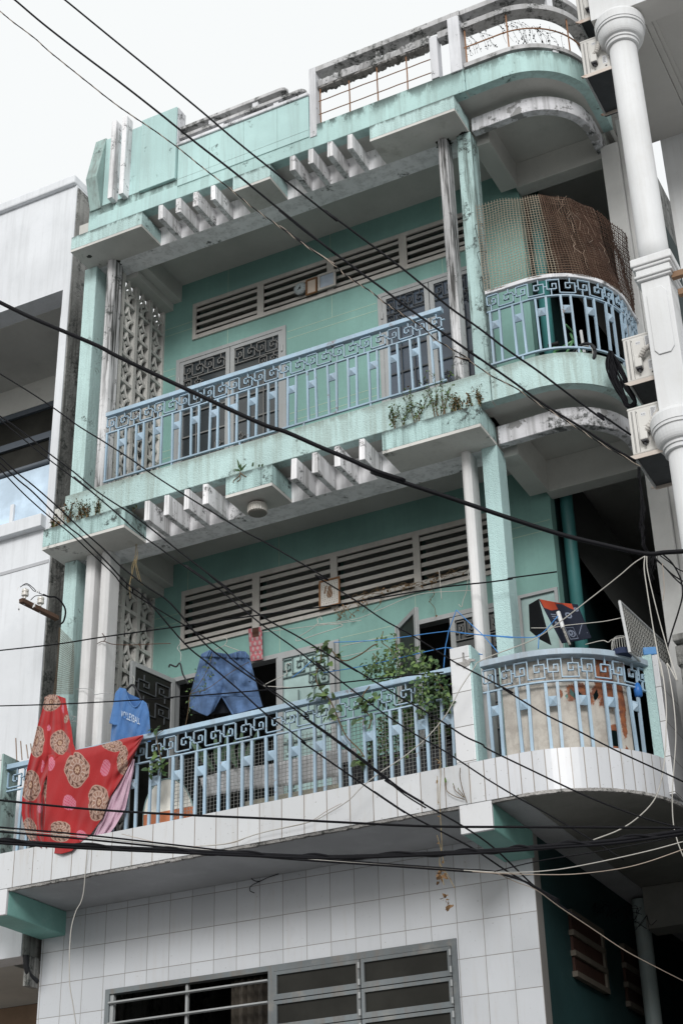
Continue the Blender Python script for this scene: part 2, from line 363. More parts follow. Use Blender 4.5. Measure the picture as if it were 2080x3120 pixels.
def wall_open(mb, x0, x1, y0, y1, z0, z1, holes):
    """wall slab in the xz plane with rectangular openings"""
    xs = sorted({x0, x1, *[h[0] for h in holes], *[h[1] for h in holes]}); zs = sorted({z0, z1, *[h[2] for h in holes], *[h[3] for h in holes]})
    ins = lambda a, b: any(h[0] < a < h[1] and h[2] < b < h[3] for h in holes)
    solid = [[not ins((xs[i] + xs[i+1]) / 2, (zs[k] + zs[k+1]) / 2) for k in range(len(zs) - 1)] for i in range(len(xs) - 1)]
    for i in range(len(xs) - 1):
        for k in range(len(zs) - 1):
            if not solid[i][k]: continue
            a, b, c, d = xs[i], xs[i+1], zs[k], zs[k+1]
            mb.add([(a,y0,c),(b,y0,c),(b,y0,d),(a,y0,d)], [(0,1,2,3)]); mb.add([(a,y1,c),(b,y1,c),(b,y1,d),(a,y1,d)], [(3,2,1,0)])
            if i == 0 or not solid[i-1][k]: mb.add([(a,y0,c),(a,y1,c),(a,y1,d),(a,y0,d)], [(3,2,1,0)])
            if i == len(xs) - 2 or not solid[i+1][k]: mb.add([(b,y0,c),(b,y1,c),(b,y1,d),(b,y0,d)], [(0,1,2,3)])
            if k == 0 or not solid[i][k-1]: mb.add([(a,y0,c),(b,y0,c),(b,y1,c),(a,y1,c)], [(3,2,1,0)])
            if k == len(zs) - 2 or not solid[i][k+1]: mb.add([(a,y0,d),(b,y0,d),(b,y1,d),(a,y1,d)], [(0,1,2,3)])
    return mb

# ---- back walls of the three storeys, with real openings onto dark rooms
V3 = [(-7.92, -7.12, 12.035, 12.43), (-7.04, -6.24, 12.035, 12.43), (-6.16, -5.37, 12.035, 12.43), (-5.28, -4.47, 12.035, 12.43)]
V2 = [(-7.97, -7.17, 8.22, 8.775), (-7.09, -6.285, 8.22, 8.775), (-6.21, -5.39, 8.22, 8.775), (-5.32, -4.50, 8.22, 8.775)]
D3 = [(-8.17, -6.765, 9.42, 11.775), (-5.65, -4.42, 9.42, 11.775)]
D2 = [(-8.11, -6.215, 5.75, 7.885), (-5.62, -4.45, 5.75, 7.885)]
WN = [(-8.38, -4.975, 3.93, 4.755)]
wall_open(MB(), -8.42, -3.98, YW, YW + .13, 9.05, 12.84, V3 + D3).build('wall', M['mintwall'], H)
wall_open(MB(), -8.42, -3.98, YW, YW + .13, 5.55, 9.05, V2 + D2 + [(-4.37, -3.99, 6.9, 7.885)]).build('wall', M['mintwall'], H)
wall_open(MB(), -9.13, -4.268, 11.889, 12.03, 0, 5.53, WN).build('wall', M['tilewall'], H, .003)
# side, rear and party walls (the stair bay is open towards the street)
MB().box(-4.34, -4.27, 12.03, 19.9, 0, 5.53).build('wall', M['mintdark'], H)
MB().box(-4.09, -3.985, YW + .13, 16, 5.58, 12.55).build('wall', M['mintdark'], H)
MB().box(-9.12, -8.96, 12.04, 19.9, 0, 12.8).build('wall', M['concrete'], H)
MB().box(-2.96, -2.86, 12.62, 19.9, 0, 13.35).build('wall', M['concrete'], H)
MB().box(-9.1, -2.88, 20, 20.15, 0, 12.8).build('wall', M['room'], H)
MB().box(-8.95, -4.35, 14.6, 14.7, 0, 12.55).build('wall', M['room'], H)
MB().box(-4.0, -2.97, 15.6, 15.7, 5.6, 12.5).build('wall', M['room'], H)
# ---- floor and roof slabs
def slab_poly(path, y_back, z0, z1, name, mat):
    pts = [(x, y, z0) for x, y in path] + [(path[-1][0], y_back, z0), (path[0][0], y_back, z0)]
    return MB().prism(pts, (0, 0, z1 - z0)).build(name, mat, H)
C2 = [(-9.02, 11.02), (-4.02, 11.02)] + arc(-4.0, 12.0, .98, -90, 0, 26)
C3 = [(-8.6, 11.12), (-3.62, 11.12)] + arc(-3.62, 11.82, .70, -90, 0, 22)
C4 = [(-8.6, 11.09), (-3.6, 11.09)] + arc(-3.6, 11.78, .68, -90, 0, 22)
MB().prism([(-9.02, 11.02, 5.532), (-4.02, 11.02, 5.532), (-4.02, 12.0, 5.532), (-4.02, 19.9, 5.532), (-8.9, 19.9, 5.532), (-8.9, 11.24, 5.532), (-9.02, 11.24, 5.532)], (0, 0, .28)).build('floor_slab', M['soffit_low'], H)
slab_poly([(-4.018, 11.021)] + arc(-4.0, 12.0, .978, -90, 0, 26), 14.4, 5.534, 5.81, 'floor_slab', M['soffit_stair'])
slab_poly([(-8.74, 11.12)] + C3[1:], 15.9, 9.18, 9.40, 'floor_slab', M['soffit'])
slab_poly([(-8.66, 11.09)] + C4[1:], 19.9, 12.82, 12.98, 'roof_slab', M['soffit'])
# deep beams under the stair landings
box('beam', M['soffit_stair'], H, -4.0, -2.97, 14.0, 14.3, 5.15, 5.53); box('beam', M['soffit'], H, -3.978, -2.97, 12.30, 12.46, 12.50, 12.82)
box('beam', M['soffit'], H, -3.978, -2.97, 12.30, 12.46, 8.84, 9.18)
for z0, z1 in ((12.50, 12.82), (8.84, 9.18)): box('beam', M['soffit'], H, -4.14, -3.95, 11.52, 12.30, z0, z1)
# stair flight seen in the dark behind the landing
for zz in (5.9, 9.5):
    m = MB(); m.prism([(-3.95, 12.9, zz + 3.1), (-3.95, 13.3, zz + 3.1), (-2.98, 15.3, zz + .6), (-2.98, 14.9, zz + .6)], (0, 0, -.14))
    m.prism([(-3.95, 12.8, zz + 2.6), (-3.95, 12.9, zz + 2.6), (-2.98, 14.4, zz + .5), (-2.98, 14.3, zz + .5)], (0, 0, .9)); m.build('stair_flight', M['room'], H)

# ---- storey edges: fascia, planter boxes, fins, recessed beam
def edge(zb, zt, zs, ztop, Yf, boxes, fins, fmat, bmat, xl, xr):
    box('fascia', fmat, H, xl, xr, Yf, Yf + .12, zs - .001, ztop, .008)
    box('beam', M['finback'], H, xl - .12, -4.235, 11.383, 11.645, zb, zs - .002, .005)
    for i, (a, b) in enumerate(boxes):
        m = MB(); t = .045
        m.box(a, b, 11.0, 11.0 + t, zb + .03, zt); m.box(a, a + t, 11.0 + t, 11.38, zb + .03, zt - .003); m.box(b - t, b, 11.0 + t, 11.38, zb + .03, zt - .003)
        p = m.build('planter_box', bmat, H, .006)
        MB().box(a + .001, b - .001, 11.001, 11.382, zb - .001, zb + .03).build('soffit', M['boxsoffit'], p)
        MB().box(a + t, b - t, 11.0 + t, 11.37, zb + .031, zt - .05).build('soil', M['soil'], p)
    for x in fins:
        w = random.uniform(.058, .066); tl = random.uniform(-.006, .006)
        m = MB(); m.prism([(x, 11.0, zb + random.uniform(0, .008)), (x + w, 11.0, zb), (x + w + tl, 11.0, zt - .012), (x + tl + .004, 11.0, zt - .006)], (0, .383, 0)); m.build('fin', M['fin'], H, .006)
edge(8.89, 9.12, 9.18, 9.50, 11.09, [(-8.77, -7.80), (-6.67, -6.17), (-5.04, -4.09)], [-7.575, -7.355, -7.13, -6.92, -5.975, -5.755, -5.525, -5.275], M['fascia'], M['planter'], -8.60, -4.006)
edge(12.56, 12.765, 12.82, 13.125, 11.06, [(-8.69, -7.765), (-6.63, -6.18), (-5.03, -4.10)], [-7.555, -7.335, -7.12, -6.90, -5.95, -5.735, -5.515, -5.285], M['roofband'], M['stucco'], -8.52, -3.99)
# beams that cap the columns, side beam at the left over the lattice
for z0, z1 in ((12.50, 12.82), (8.84, 9.18)):
    box('beam', M['soffit'], H, -8.42, -8.24, 11.646, 12.39, z0, z1); box('beam', M['soffit'], H, -8.24, -8.13, 11.646, 12.39, z0 + .09, z1 - .001)
# rounded stair landings: fascia band + lower arched beam
MB().strip([(-3.995, 11.092), (-3.62, 11.092)] + arc(-3.62, 11.82, .728, -90, 0, 26) + [(-2.892, 12.2)], 9.179, 9.505, .10).build('fascia', M['fascia'], H, .006)
MB().strip([(-3.984, 11.06), (-3.6, 11.06)] + arc(-3.6, 11.78, .72, -90, 0, 26) + [(-2.88, 12.3)], 12.819, 13.09, .10).build('fascia', M['roofband'], H, .006)
bow = [(-4.07, 11.365), (-3.6, 11.352)] + arc(-3.59, 11.955, .605, -90, 0, 26) + [(-2.985, 12.6)]
MB().strip(bow, 12.56, 12.735, .085).build('beam', M['archbeam'], H, .006); MB().strip(bow, 8.89, 9.08, .085).build('beam', M['archbeam'], H, .006)
# second floor balcony edge in white tiles
box('tile_edge', M['slabtile'], H, -9.30, -9.024, 10.992, 11.2, 5.533, 5.864, .003); box('tile_edge', M['slabtile'], H, -9.02, -4.292, 10.995, 11.03, 5.535, 5.865, .003)
cp = [(-4.29, 10.995), (-4.0, 10.995)] + arc(-4.0, 12.0, 1.005, -90, 0, 30)
m = MB().strip(cp, 5.535, 5.865, .12); L = [0]
for i in range(1, len(cp)): L.append(L[-1] + math.dist(cp[i], cp[i - 1]))
m.build('tile_edge', M['curvetile'], H, uvs=[(L[i // 4], v[2] - 5.4) for i, v in enumerate(m.v)])
bl = MB(); rng = random.Random(3)       # broken mortar line under the tiles
for i in range(90):
    x = -9.0 + 5.0 * i / 90; bl.box(x, x + .056, 11.0 + rng.uniform(0, .006), 11.04, 5.515 - rng.uniform(0, .008), 5.534)
for i in range(60):
    a = R_(-90 + 90 * i / 60); c = Vector((-4.0 + 1.0 * math.cos(a), 12 + 1.0 * math.sin(a), 5.523)); d = Vector((-math.sin(a), math.cos(a), 0)) * .0135
    bl.obox(c, d, Vector((math.cos(a), math.sin(a), 0)) * .012, (0, 0, .010 + rng.uniform(0, .004)))
bl.build('mortar_edge', M['broken'], H)
box('bracket_beam', M['mintbeam'], H, -4.512, -4.247, 11.03, 11.888, 5.306, 5.531, .012); box('bracket_beam', M['mintbeam'], H, -9.158, -8.868, 11.03, 11.92, 5.306, 5.531, .012)
box('tile_edge', M['pillartile'], H, -4.514, -4.245, 10.998, 11.029, 5.304, 5.533); box('tile_edge', M['pillartile'], H, -9.16, -8.866, 10.998, 11.029, 5.304, 5.533)
# tiled pillars of the second floor railing
def pillar(x0, x1, y0, y1, top, crack=False):
    p = box('pillar', M['pillartile'], H, x0, x1, y0, y1, 5.866, top, .004)
    box('pillar_side', M['pale'] if crack else M['wedge'], p, x1, x1 + .018, y0 + .004, y1 - .003, 5.867, top - .004, .002)
    return p
pillar(-9.26, -9.05, 10.996, 11.24, 6.83)
pr = pillar(-4.512, -4.345, 10.996, 11.2, 6.865, True)
mm = MB(); P0 = [pt('b7', a, b, 10.991) for a, b in [(1168, 752), (1182, 752), (1184, 800), (1215, 815), (1222, 800), (1270, 805), (1270, 822), (1238, 822), (1225, 850), (1188, 870), (1182, 885), (1170, 862), (1118, 848), (1118, 838), (1172, 826)]]
mm.prism(P0, (0, .008, 0)); mm.build('crack', M['broken'], pr)
# ---- columns and posts
def col(name, mat, x0, x1, y0, y1, z0, z1, ch=.0):
    c = ch; P = [(x0 + c, y0), (x1 - c, y0), (x1, y0 + c), (x1, y1), (x0, y1), (x0, y0 + c)] if c else [(x0, y0), (x1, y0), (x1, y1), (x0, y1)]
    return MB().prism([(x, y, z0) for x, y in P], (0, 0, z1 - z0)).build(name, mat, H, .007)
col('column', M['stucco'], -8.735, -8.575, 11.335, 11.64, 9.4, 12.56); col('column', M['stucco'], -8.735, -8.585, 11.335, 11.64, 5.8, 8.89)
col('column', M['oldcol'], -4.235, -4.085, 11.345, 11.55, 9.18, 12.56); col('column', M['pale'], -4.235, -4.085, 11.355, 11.56, 5.8, 8.89)
col('post', M['oldpost'], -8.435, -8.33, 11.31, 11.49, 9.50, 12.56, .03); col('post', M['post'], -8.475, -8.365, 11.31, 11.50, 5.85, 8.89, .03); col('post', M['post'], -8.30, -8.19, 11.32, 11.52, 5.85, 8.89, .03)
col('post', M['oldpost'], -4.43, -4.335, 11.30, 11.47, 9.53, 12.56, .025); col('post', M['post'], -4.425, -4.335, 11.315, 11.50, 5.85, 8.89, .025)
col('post', M['stair_col'], -3.02, -2.84, 12.22, 12.61, 5.8, 12.58); box('post', M['stair_col'], H, -2.838, -2.80, 12.27, 12.6, 5.8, 12.9)
box('kerb_block', M['stucco'], H, -4.46, -4.237, 11.21, 11.55, 9.401, 9.54); box('pillar', M['pale'], H, -3.12, -3.04, 11.70, 11.9, 5.866, 6.76)
box('pillar_side', M['pillartile'], H, -3.038, -2.99, 11.705, 12.2, 5.57, 6.75)
# ---- lattice screens at the left ends of the balconies (X plane)
def lattice(z0, z1, y0=11.55, y1=12.385, X=-8.36, n=3):
    m = MB(); w = (y1 - y0) / n; h = .31; k = int((z1 - z0) / h); h = (z1 - z0) / k; t = .05
    for j in range(n + 1): m.box(X - t, X + .012, y0 + j * w - .028, y0 + j * w + .028, z0, z1)
    for j in range(n):
        for i in range(k):
            a, b = y0 + j * w + .028, y0 + (j + 1) * w - .028; c, d = z0 + i * h, z0 + (i + 1) * h
            m.box(X - t, X + .004, a, b, c - .02, c + .02)
            cy, cz = (a + b) / 2, (c + d) / 2; rr = (b - a) / 2; rz = h / 2 - .01
            for (sy, sz) in ((-1, -1), (1, -1), (1, 1), (-1, 1)):       # four petals: quarter arcs round the corners
                P = [(X - .024, cy + sy * rr - sy * rr * .98 * math.cos(q), cz + sz * rz - sz * rz * .98 * math.sin(q)) for q in [math.pi / 2 * u / 6 for u in range(7)]]
                m.tube(P, .0195, 5)
            m.lathe((X - .036, cy, cz), [(.026, 0), (.026, .024)], 8, 'X')
    return m.build('lattice_screen', M['lattice'], H)
box('wall', M['room'], H, -8.57, -8.50, 11.66, 12.39, 5.82, 12.5); lattice(9.42, 12.52); lattice(5.84, 8.86)
# ---- louvred vents above the doors
def vent(holes, x0, x1, z0, z1, rows, skip=None):
    m = MB(); y = YW - .022
    wall_open(m, x0, x1, y, YW + .06, z0, z1, holes)
    v = m.build('vent', M['trim'], H, .004)
    s = MB(); rng = random.Random(rows)
    for (a, b, c, d) in holes:
        for i in range(rows):
            zc = c + (d - c) * (i + .62) / rows; w = (d - c) / rows * (.36 if rows < 5 else .42); tl = rng.uniform(-.004, .004)
            s.obox(((a + b) / 2, YW + .04, zc), ((b - a) / 2, 0, tl), (0, .05, .022), (0, -.002, .006))
            s.box(a, b, YW - .006, YW + .004, zc - .022, zc - .022 + w)
    s.build('slats', M['slat'], v, .002)
vent(V3, -7.965, -4.43, 11.985, 12.48, 4); vent(V2, -8.012, -4.455, 8.178, 8.83, 6)
# scored joint lines in the plaster
m = MB()
for z in (12.26, 12.165, 11.685, 11.59, 10.62, 10.525):
    for a, b in ((-8.40, -8.19), (-6.75, -5.67)) if z < 11.9 else ((-8.40, -7.97),): m.box(a, b, YW - .0015, YW + .001, z - .0035, z + .0035)
for x, a, b in ((-7.51, 12.48, 12.82), (-6.2, 12.48, 12.82), (-4.87, 12.48, 12.82), (-7.51, 11.78, 11.985), (-6.2, 11.69, 11.985), (-4.89, 11.78, 11.985)): m.box(x - .003, x + .003, YW - .0015, YW + .001, a, b)
m2 = MB()
for z in (8.60, 8.50, 7.90, 7.81, 7.0):
    for a, b in ((-8.40, -8.12), (-6.2, -5.63)) if z < 8.2 else ((-8.40, -8.02), (-4.4, -4.0)): m2.box(a, b, YW - .0015, YW + .001, z - .0035, z + .0035)
for x, a, b in ((-7.95, 8.83, 9.18), (-6.87, 8.83, 9.18), (-5.4, 7.9, 8.178), (-6.87, 7.9, 8.178), (-4.6, 7.9, 8.178)): m2.box(x - .003, x + .003, YW - .0015, YW + .001, a, b)
jm = paint('joint_line', (.35, .46, .37), bump=.05, var=.1)
for q in (m, m2):
    for k in range(0, len(q.v), 8): MB().add(q.v[k:k + 8], q.f[:6]).build('plaster_joint', jm, H)

# mould rings where the posts meet the soffit
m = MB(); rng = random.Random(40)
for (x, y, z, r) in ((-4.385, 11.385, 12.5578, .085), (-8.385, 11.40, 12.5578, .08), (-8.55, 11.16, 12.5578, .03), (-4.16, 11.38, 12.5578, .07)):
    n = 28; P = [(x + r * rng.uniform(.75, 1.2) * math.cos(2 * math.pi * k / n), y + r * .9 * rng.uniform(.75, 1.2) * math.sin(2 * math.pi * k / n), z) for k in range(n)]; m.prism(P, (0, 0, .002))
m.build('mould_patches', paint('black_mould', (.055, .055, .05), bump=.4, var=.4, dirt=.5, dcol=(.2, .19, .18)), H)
# ---- meander pattern helpers: a path in (u, v), u along, v up, one S-unit per period
FRET = [(.20,.50),(.20,.66),(.32,.66),(.32,.36),(.03,.36),(.03,.90),(.42,.90),(.42,.13),(.92,.13),(.92,.70),(.62,.70),(.62,.40),(.76,.40),(.76,.54)]
LINKS = [[(.16, 0), (.16, .36)], [(.76, .70), (.76, 1.)], [(.92, .52), (1.03, .52)]]
def fret(mb, fn, n, t=.0042, d=.009, start=0, phase=0.):
    """fn(u, v) -> (point, tangent, outward normal); u in periods"""
    for k in range(n):
        for path in [FRET] + LINKS:
            for (a, b) in zip(path, path[1:]):
                p, ta, no = fn(k + a[0] + phase, a[1]); q, tb, _ = fn(k + b[0] + phase, b[1])
                dv = (q - p); L = dv.length
                if L < 1e-6: continue
                dv.normalize(); mb.obox((p + q) / 2, dv * (L / 2 + t), no * d, dv.cross(no).normalized() * t)
M['glassgrille'] = paint('green_grey_grille', (.17, .225, .22), bump=.05, var=.1)
RJ = random.Random(77)
def baluster(mb, fn, u, zb, zm, zt, gap, w=.0098):
    u += RJ.uniform(-.003, .003); zm += RJ.uniform(-.006, .006)
    for s in (-1, 1):
        p, ta, no = fn(u + s * gap / 2); p = Vector((p.x, p.y, 0)); lean = ta * RJ.uniform(-.005, .005) + no * RJ.uniform(-.003, .003); mb.obox(p + Vector((0, 0, (zb + zt) / 2)), ta * w, no * .010, lean + Vector((0, 0, (zt - zb) / 2)))
    p, ta, no = fn(u); h = gap / 2 - w; c = Vector((p.x, p.y, zm)); zz = Vector((0, 0, 1)) * gap * .47
    V = [c + no * .006 - ta * h - zz, c + no * .006 + ta * h - zz, c + no * .006 + ta * h + zz, c + no * .006 - ta * h + zz, c + no * .032]
    B = [v - no * .012 for v in V[:4]]
    mb.add(V + B, [(0,1,4),(1,2,4),(2,3,4),(3,0,4),(5,8,7,6),(0,5,6,1),(1,6,7,2),(2,7,8,3),(3,8,5,0)])
def railing(name, fn, u0, u1, zr, us, gap, period, nper, phase, mat=None, hand_w=.03, bottom_gap=True, feet=(), bhand=None):
    """zr: (bottom, square, fret bottom, handrail bottom, handrail top); fn(u metres) -> point, tangent, normal"""
    mat = mat or M['rail']
    zb, zm, zf, zh, zt = zr
    N = max(2, int((u1 - u0) / .05)); us_ = [u0 + (u1 - u0) * i / N for i in range(N + 1)]
    def bar(z0, z1, wd, out=.0):
        m = MB(); vs = []
        for u in us_:
            p, t, n = fn(u)
            for (o, z) in ((wd + out, z0), (wd + out, z1), (-wd, z1), (-wd, z0)): vs.append((p.x + n.x * o, p.y + n.y * o, z))
        fs = []
        for i in range(N):
            a, b = 4 * i, 4 * i + 4
            fs += [(a, b, b + 1, a + 1), (a + 1, b + 1, b + 2, a + 2), (a + 2, b + 2, b + 3, a + 3), (a + 3, b + 3, b, a)]
        return m.add(vs, fs + [(0, 1, 2, 3), (4 * N + 3, 4 * N + 2, 4 * N + 1, 4 * N)])
    m = bar(zf - .006, zf + .006, .012)
    if bottom_gap:
        b_ = bar(zb - .008, zb + .008, .012); n = len(m.v); m.v += b_.v; m.f += [tuple(i + n for i in f) for f in b_.f]
    for u in feet:
        p, t, n = fn(u); m.obox((p.x, p.y, zb - .035), t * .008, n * .008, (0, 0, .03))
    R = m.build('railing', mat, H)
    bar(zh, zt, hand_w).build('handrail', mat if bhand is None else bhand, R, .004)
    f = MB(); g = lambda u, v: (lambda r: (Vector((r[0].x, r[0].y, zf + .006 + (zh - zf - .006) * v)), r[1], r[2]))(fn(u0 + u * period))
    fret(f, g, nper, phase=phase); f.build('fret_band', mat, R)
    for u in us: b_ = MB(); baluster(b_, fn, u, zb, zm, zf, gap, .0098 if bottom_gap else .0122); b_.build('baluster', mat, R)
    return R
NEG = Vector((0, -1, 0)); XP = Vector((1, 0, 0))
lin = lambda Y: (lambda u: (Vector((u, Y, 0)), XP, NEG))
def curved(x0, cx, cy, r):
    """straight from x0 to cx along y = cy - r, then a quarter circle, then straight back"""
    s1 = cx - x0; s2 = math.pi / 2 * r
    def fn(u):
        if u <= s1: return Vector((x0 + u, cy - r, 0)), XP, NEG
        if u <= s1 + s2:
            a = -math.pi / 2 + (u - s1) / r; n = Vector((math.cos(a), math.sin(a), 0)); return Vector((cx, cy, 0)) + n * r, Vector((-n.y, n.x, 0)), n
        return Vector((cx + r, cy + (u - s1 - s2), 0)), Vector((0, 1, 0)), Vector((1, 0, 0))
    return fn
u3 = [-7.975 + .2165 * i for i in range(17)]
railing('rail3', lin(11.14), -8.175, -4.43, (9.565, 9.975, 10.13, 10.325, 10.372), u3, .088, .2885, 13, .0, feet=[-7.37, -6.6, -5.9, -5.2])
m = MB(); m.box(-8.17, -8.152, 11.13, 11.15, 9.565, 10.13); m.build('end_bar', M['rail'], H)
f3 = curved(-3.985, -3.62, 11.84, .72)
railing('rail3c', f3, 0., 2.0, (9.57, 9.985, 10.14, 10.335, 10.375), [.07 + .222 * i for i in range(9)], .088, .285, 7, .0, feet=[.3, .8, 1.3], hand_w=.022, bhand=M['parapetw'])
u2 = [-8.81 + .2337 * i for i in range(19)]
railing('rail2', lin(11.09), -9.05, -4.515, (5.868, 6.297, 6.482, 6.69, 6.738), u2, .092, .305, 15, -.35, bottom_gap=False)
f2 = curved(-4.27, -4.0, 11.995, .925)
railing('rail2c', f2, 0., 1.62, (5.868, 6.285, 6.45, 6.66, 6.712), [.09 + .236 * i for i in range(7)], .088, .27, 6, .0, bottom_gap=False, hand_w=.05, bhand=M['railgrey'])
# ---- doors
def leaf(parent, x0, x1, z0, z1, y, flip=1, glassm=None, grille=True, gm='grille'):
    """one glazed steel leaf: frame, glass, meander grille"""
    m = MB(); wall_open(m, x0, x1, y - .02, y + .02, z0, z1, [(x0 + .05, x1 - .05, z0 + .06, z1 - .045)])
    d = m.build('door_leaf', M['steel'], parent, .003)
    MB().box(x0 + .05, x1 - .05, y + .004, y + .01, z0 + .06, z1 - .045).build('pane', glassm or M['glass'], d)
    if not grille: return d
    g = MB(); a, b = x0 + .05, x1 - .05; zt = z1 - .045; h = .205
    n = 2; per = (b - a) / n
    fret(g, lambda u, v: (Vector((a + per * min(u, n), y - .012, zt - h + h * v)), XP, NEG), n, t=.005, d=.006)
    g.box(a, b, y - .016, y - .006, zt - h - .005, zt - h + .005)
    zc = zt - h - .155
    e = a if flip > 0 else b - per * .9
    fret(g, lambda u, v: (Vector((e + per * .9 * u, y - .012, zc + .15 * v)), XP, NEG), 1, t=.005, d=.006)
    for q in range(1, 6):
        zq = z0 + .06 + (zc - z0 - .06) * q / 6; g.box(a, b, y - .014, y - .008, zq - .008, zq + .008)
    for xx in (a + (b - a) * .33, a + (b - a) * .66): g.box(xx - .006, xx + .006, y - .015, y - .007, z0 + .06, zc)
    s_ = b - .085 if flip > 0 else a + .085                          # narrow meander stack beside the stile
    for q in range(5): fret(g, lambda u, v: (Vector((s_ - .055 + .11 * v, y - .012, z0 + .12 + .2 * (q + u))), XP, NEG), 1, t=.004, d=.005)
    g.build('grille', M[gm], d)
    for zq in (z0 + .3, z1 - .25): MB().lathe((x0 if flip > 0 else x1, y - .03, zq), [(.012, -.04), (.012, .04)], 8).build('hinge', M['steel'], d)
    return d
def door(x0, x1, z0, z1):
    m = MB(); wall_open(m, x0, x1, YW - .018, YW + .08, z0, z1, [(x0 + .045, x1 - .045, z0, z1 - .045)]); return m.build('door', M['steel'], H, .003)
d = door(*D3[0]); leaf(d, -8.125, -7.475, 9.45, 11.73, YW + .01, 1); leaf(d, -7.465, -6.81, 9.45, 11.73, YW + .01, -1)
d = door(*D3[1]); leaf(d, -5.605, -5.065, 9.45, 11.73, YW + .01, 1, M['glassblue'], gm='grilledim'); leaf(d, -5.055, -4.465, 9.45, 11.73, YW + .01, -1, M['glassblue'], gm='grilledim')
d = door(-8.11, -6.215, 5.83, 7.885); leaf(d, -6.86, -6.25, 5.85, 7.845, YW - .035, -1, glassm=M['glassgreen'], gm='glassgrille'); box('door_leaf', M['steel'], d, -6.905, -6.868, YW - .014, YW + .05, 5.85, 7.84)
# left leaf of the second floor door, swung open against the lattice
def swung(parent, hx, hy, ang, w, z0, z1, gm):
    dx, dy = math.cos(R_(ang)), math.sin(R_(ang)); t = Vector((dx, dy, 0)); n = Vector((-dy, dx, 0)); m = MB(); o = Vector((hx, hy, 0))
    def bar(u0, u1, a, b): m.obox(o + t * ((u0 + u1) / 2) + Vector((0, 0, (a + b) / 2)), t * ((u1 - u0) / 2), n * .018, (0, 0, (b - a) / 2))
    bar(0, .05, z0, z1); bar(w - .05, w, z0, z1); bar(.05, w - .05, z1 - .05, z1); bar(.05, w - .05, z0, z0 + .06)
    L_ = m.build('door_leaf', M['steel'], parent, .003)
    g = MB(); g.obox(o + t * (w / 2) + Vector((0, 0, (z0 + z1) / 2)), t * (w / 2 - .05), n * .004, (0, 0, (z1 - z0) / 2 - .05)); g.build('pane', gm, L_)
    g = MB(); 
    for q in range(2): fret(g, lambda u, v: (o + t * (.06 + (w - .12) * u) + n * .012 + Vector((0, 0, z1 - .30 - .22 * q + .2 * v)), t, n), 1, t=.005, d=.005)
    g.build('grille', M['grilledim'], L_)
swung(d, -8.07, YW - .02, -100, .62, 5.86, 7.86, M['glassdusty'])
d = door(-5.62, -4.45, 5.83, 7.885); leaf(d, -5.06, -4.495, 5.85, 7.845, YW + .01, -1); swung(d, -5.585, YW - .03, -42, .46, 5.86, 7.86, M['glassdusty'])
m = MB(); wall_open(m, -4.38, -3.99, YW - .02, YW + .05, 6.88, 7.895, [(-4.35, -4.02, 6.91, 7.865)]); w = m.build('window', M['steel'], H, .003); box('pane', M['glassgreen'], w, -4.35, -4.02, YW + .006, YW + .012, 6.91, 7.865, 0)
# ---- ground floor ribbon window
m = MB(); wall_open(m, -8.38, -4.975, 11.872, 11.95, 3.93, 4.755, [(-8.335, -6.715, 3.93, 4.71), (-6.66, -5.02, 3.975, 4.70)])
w = m.build('window', M['steelw'], H, .004)
m = MB()
for z in (4.63, 4.45, 4.26, 4.08): m.obox((-7.525, 11.87, z), (.81, 0, 0), (0, .014, -.004), (0, .002, .0075))
m.box(-7.555, -7.53, 11.90, 11.93, 3.93, 4.71); m.box(-8.335, -8.30, 11.89, 11.93, 3.93, 4.71); m.build('open_louvres', M['steel'], w, .002)
for i in range(2):
    for k in range(3):
        a = -6.655 + i * .822; b = a + .81; z1 = 4.695 - k * .243; z0 = z1 - .235
        m = MB(); wall_open(m, a, b, 11.862, 11.90, z0, z1, [(a + .03, b - .03, z0 + .045, z1 - .03)]); s = m.build('sash', M['steelw'], w, .003)
        box('pane', M['glassdusty'], s, a + .03, b - .03, 11.882, 11.888, z0 + .045, z1 - .03, 0)
        for zq in (z0 + .05, z1 - .05): MB().lathe((b - .004, 11.857, zq), [(.01, -.025), (.01, .025)], 8).build('hinge', M['steel'], s)
cur = MB().grid([[(-7.15 + .42 * i / 24, 12.0 + .025 * math.sin(i * 1.7), z) for i in range(25)] for z in (3.6, 4.7)]).build('curtain', paint('brown_lace_curtain', (.045, .038, .03), bump=.3, var=.6, dirt=.8, dcol=(.02, .02, .02)), H)
M['dimtrim'] = paint('shaded_trim', (.12, .105, .085), bump=.3, var=.3, dirt=.5, dcol=(.10, .09, .08)); M['dimbrick'] = paint('shaded_brick', (.045, .02, .014), bump=.6, var=.4)  # trim and brick colours lowered to imitate the shade of the passage
# brick louvre vents in the dark passage wall, and the drain pipe there
for y0, y1 in ((12.62, 13.45), (14.0, 14.9)):
    m = MB(); b_ = MB()
    for k in range(4): m.box(-4.271, -4.225, y0, y1, 4.50 + .17 * k, 4.545 + .17 * k)
    m.box(-4.271, -4.228, y1 - .05, y1 - .002, 4.5, 5.05); b_.box(-4.269, -4.245, y0 + .02, y1 - .06, 4.51, 5.04)
    v = m.build('vent', M['dimtrim'], H); b_.build('bricks', M['dimbrick'], v)
MB().lathe((-4.12, 14.3, 0), [(.075, 0), (.075, 4.0), (.09, 4.0), (.09, 4.28), (.075, 4.28), (.075, 5.5)], 20).build('drain_pipe', M['pipe'], H, smooth=False)
MB().lathe((-3.89, 12.6, 5.8), [(.062, 0), (.062, 6.9)], 20).build('drain_pipe', M['tealpipe'], H, smooth=True)
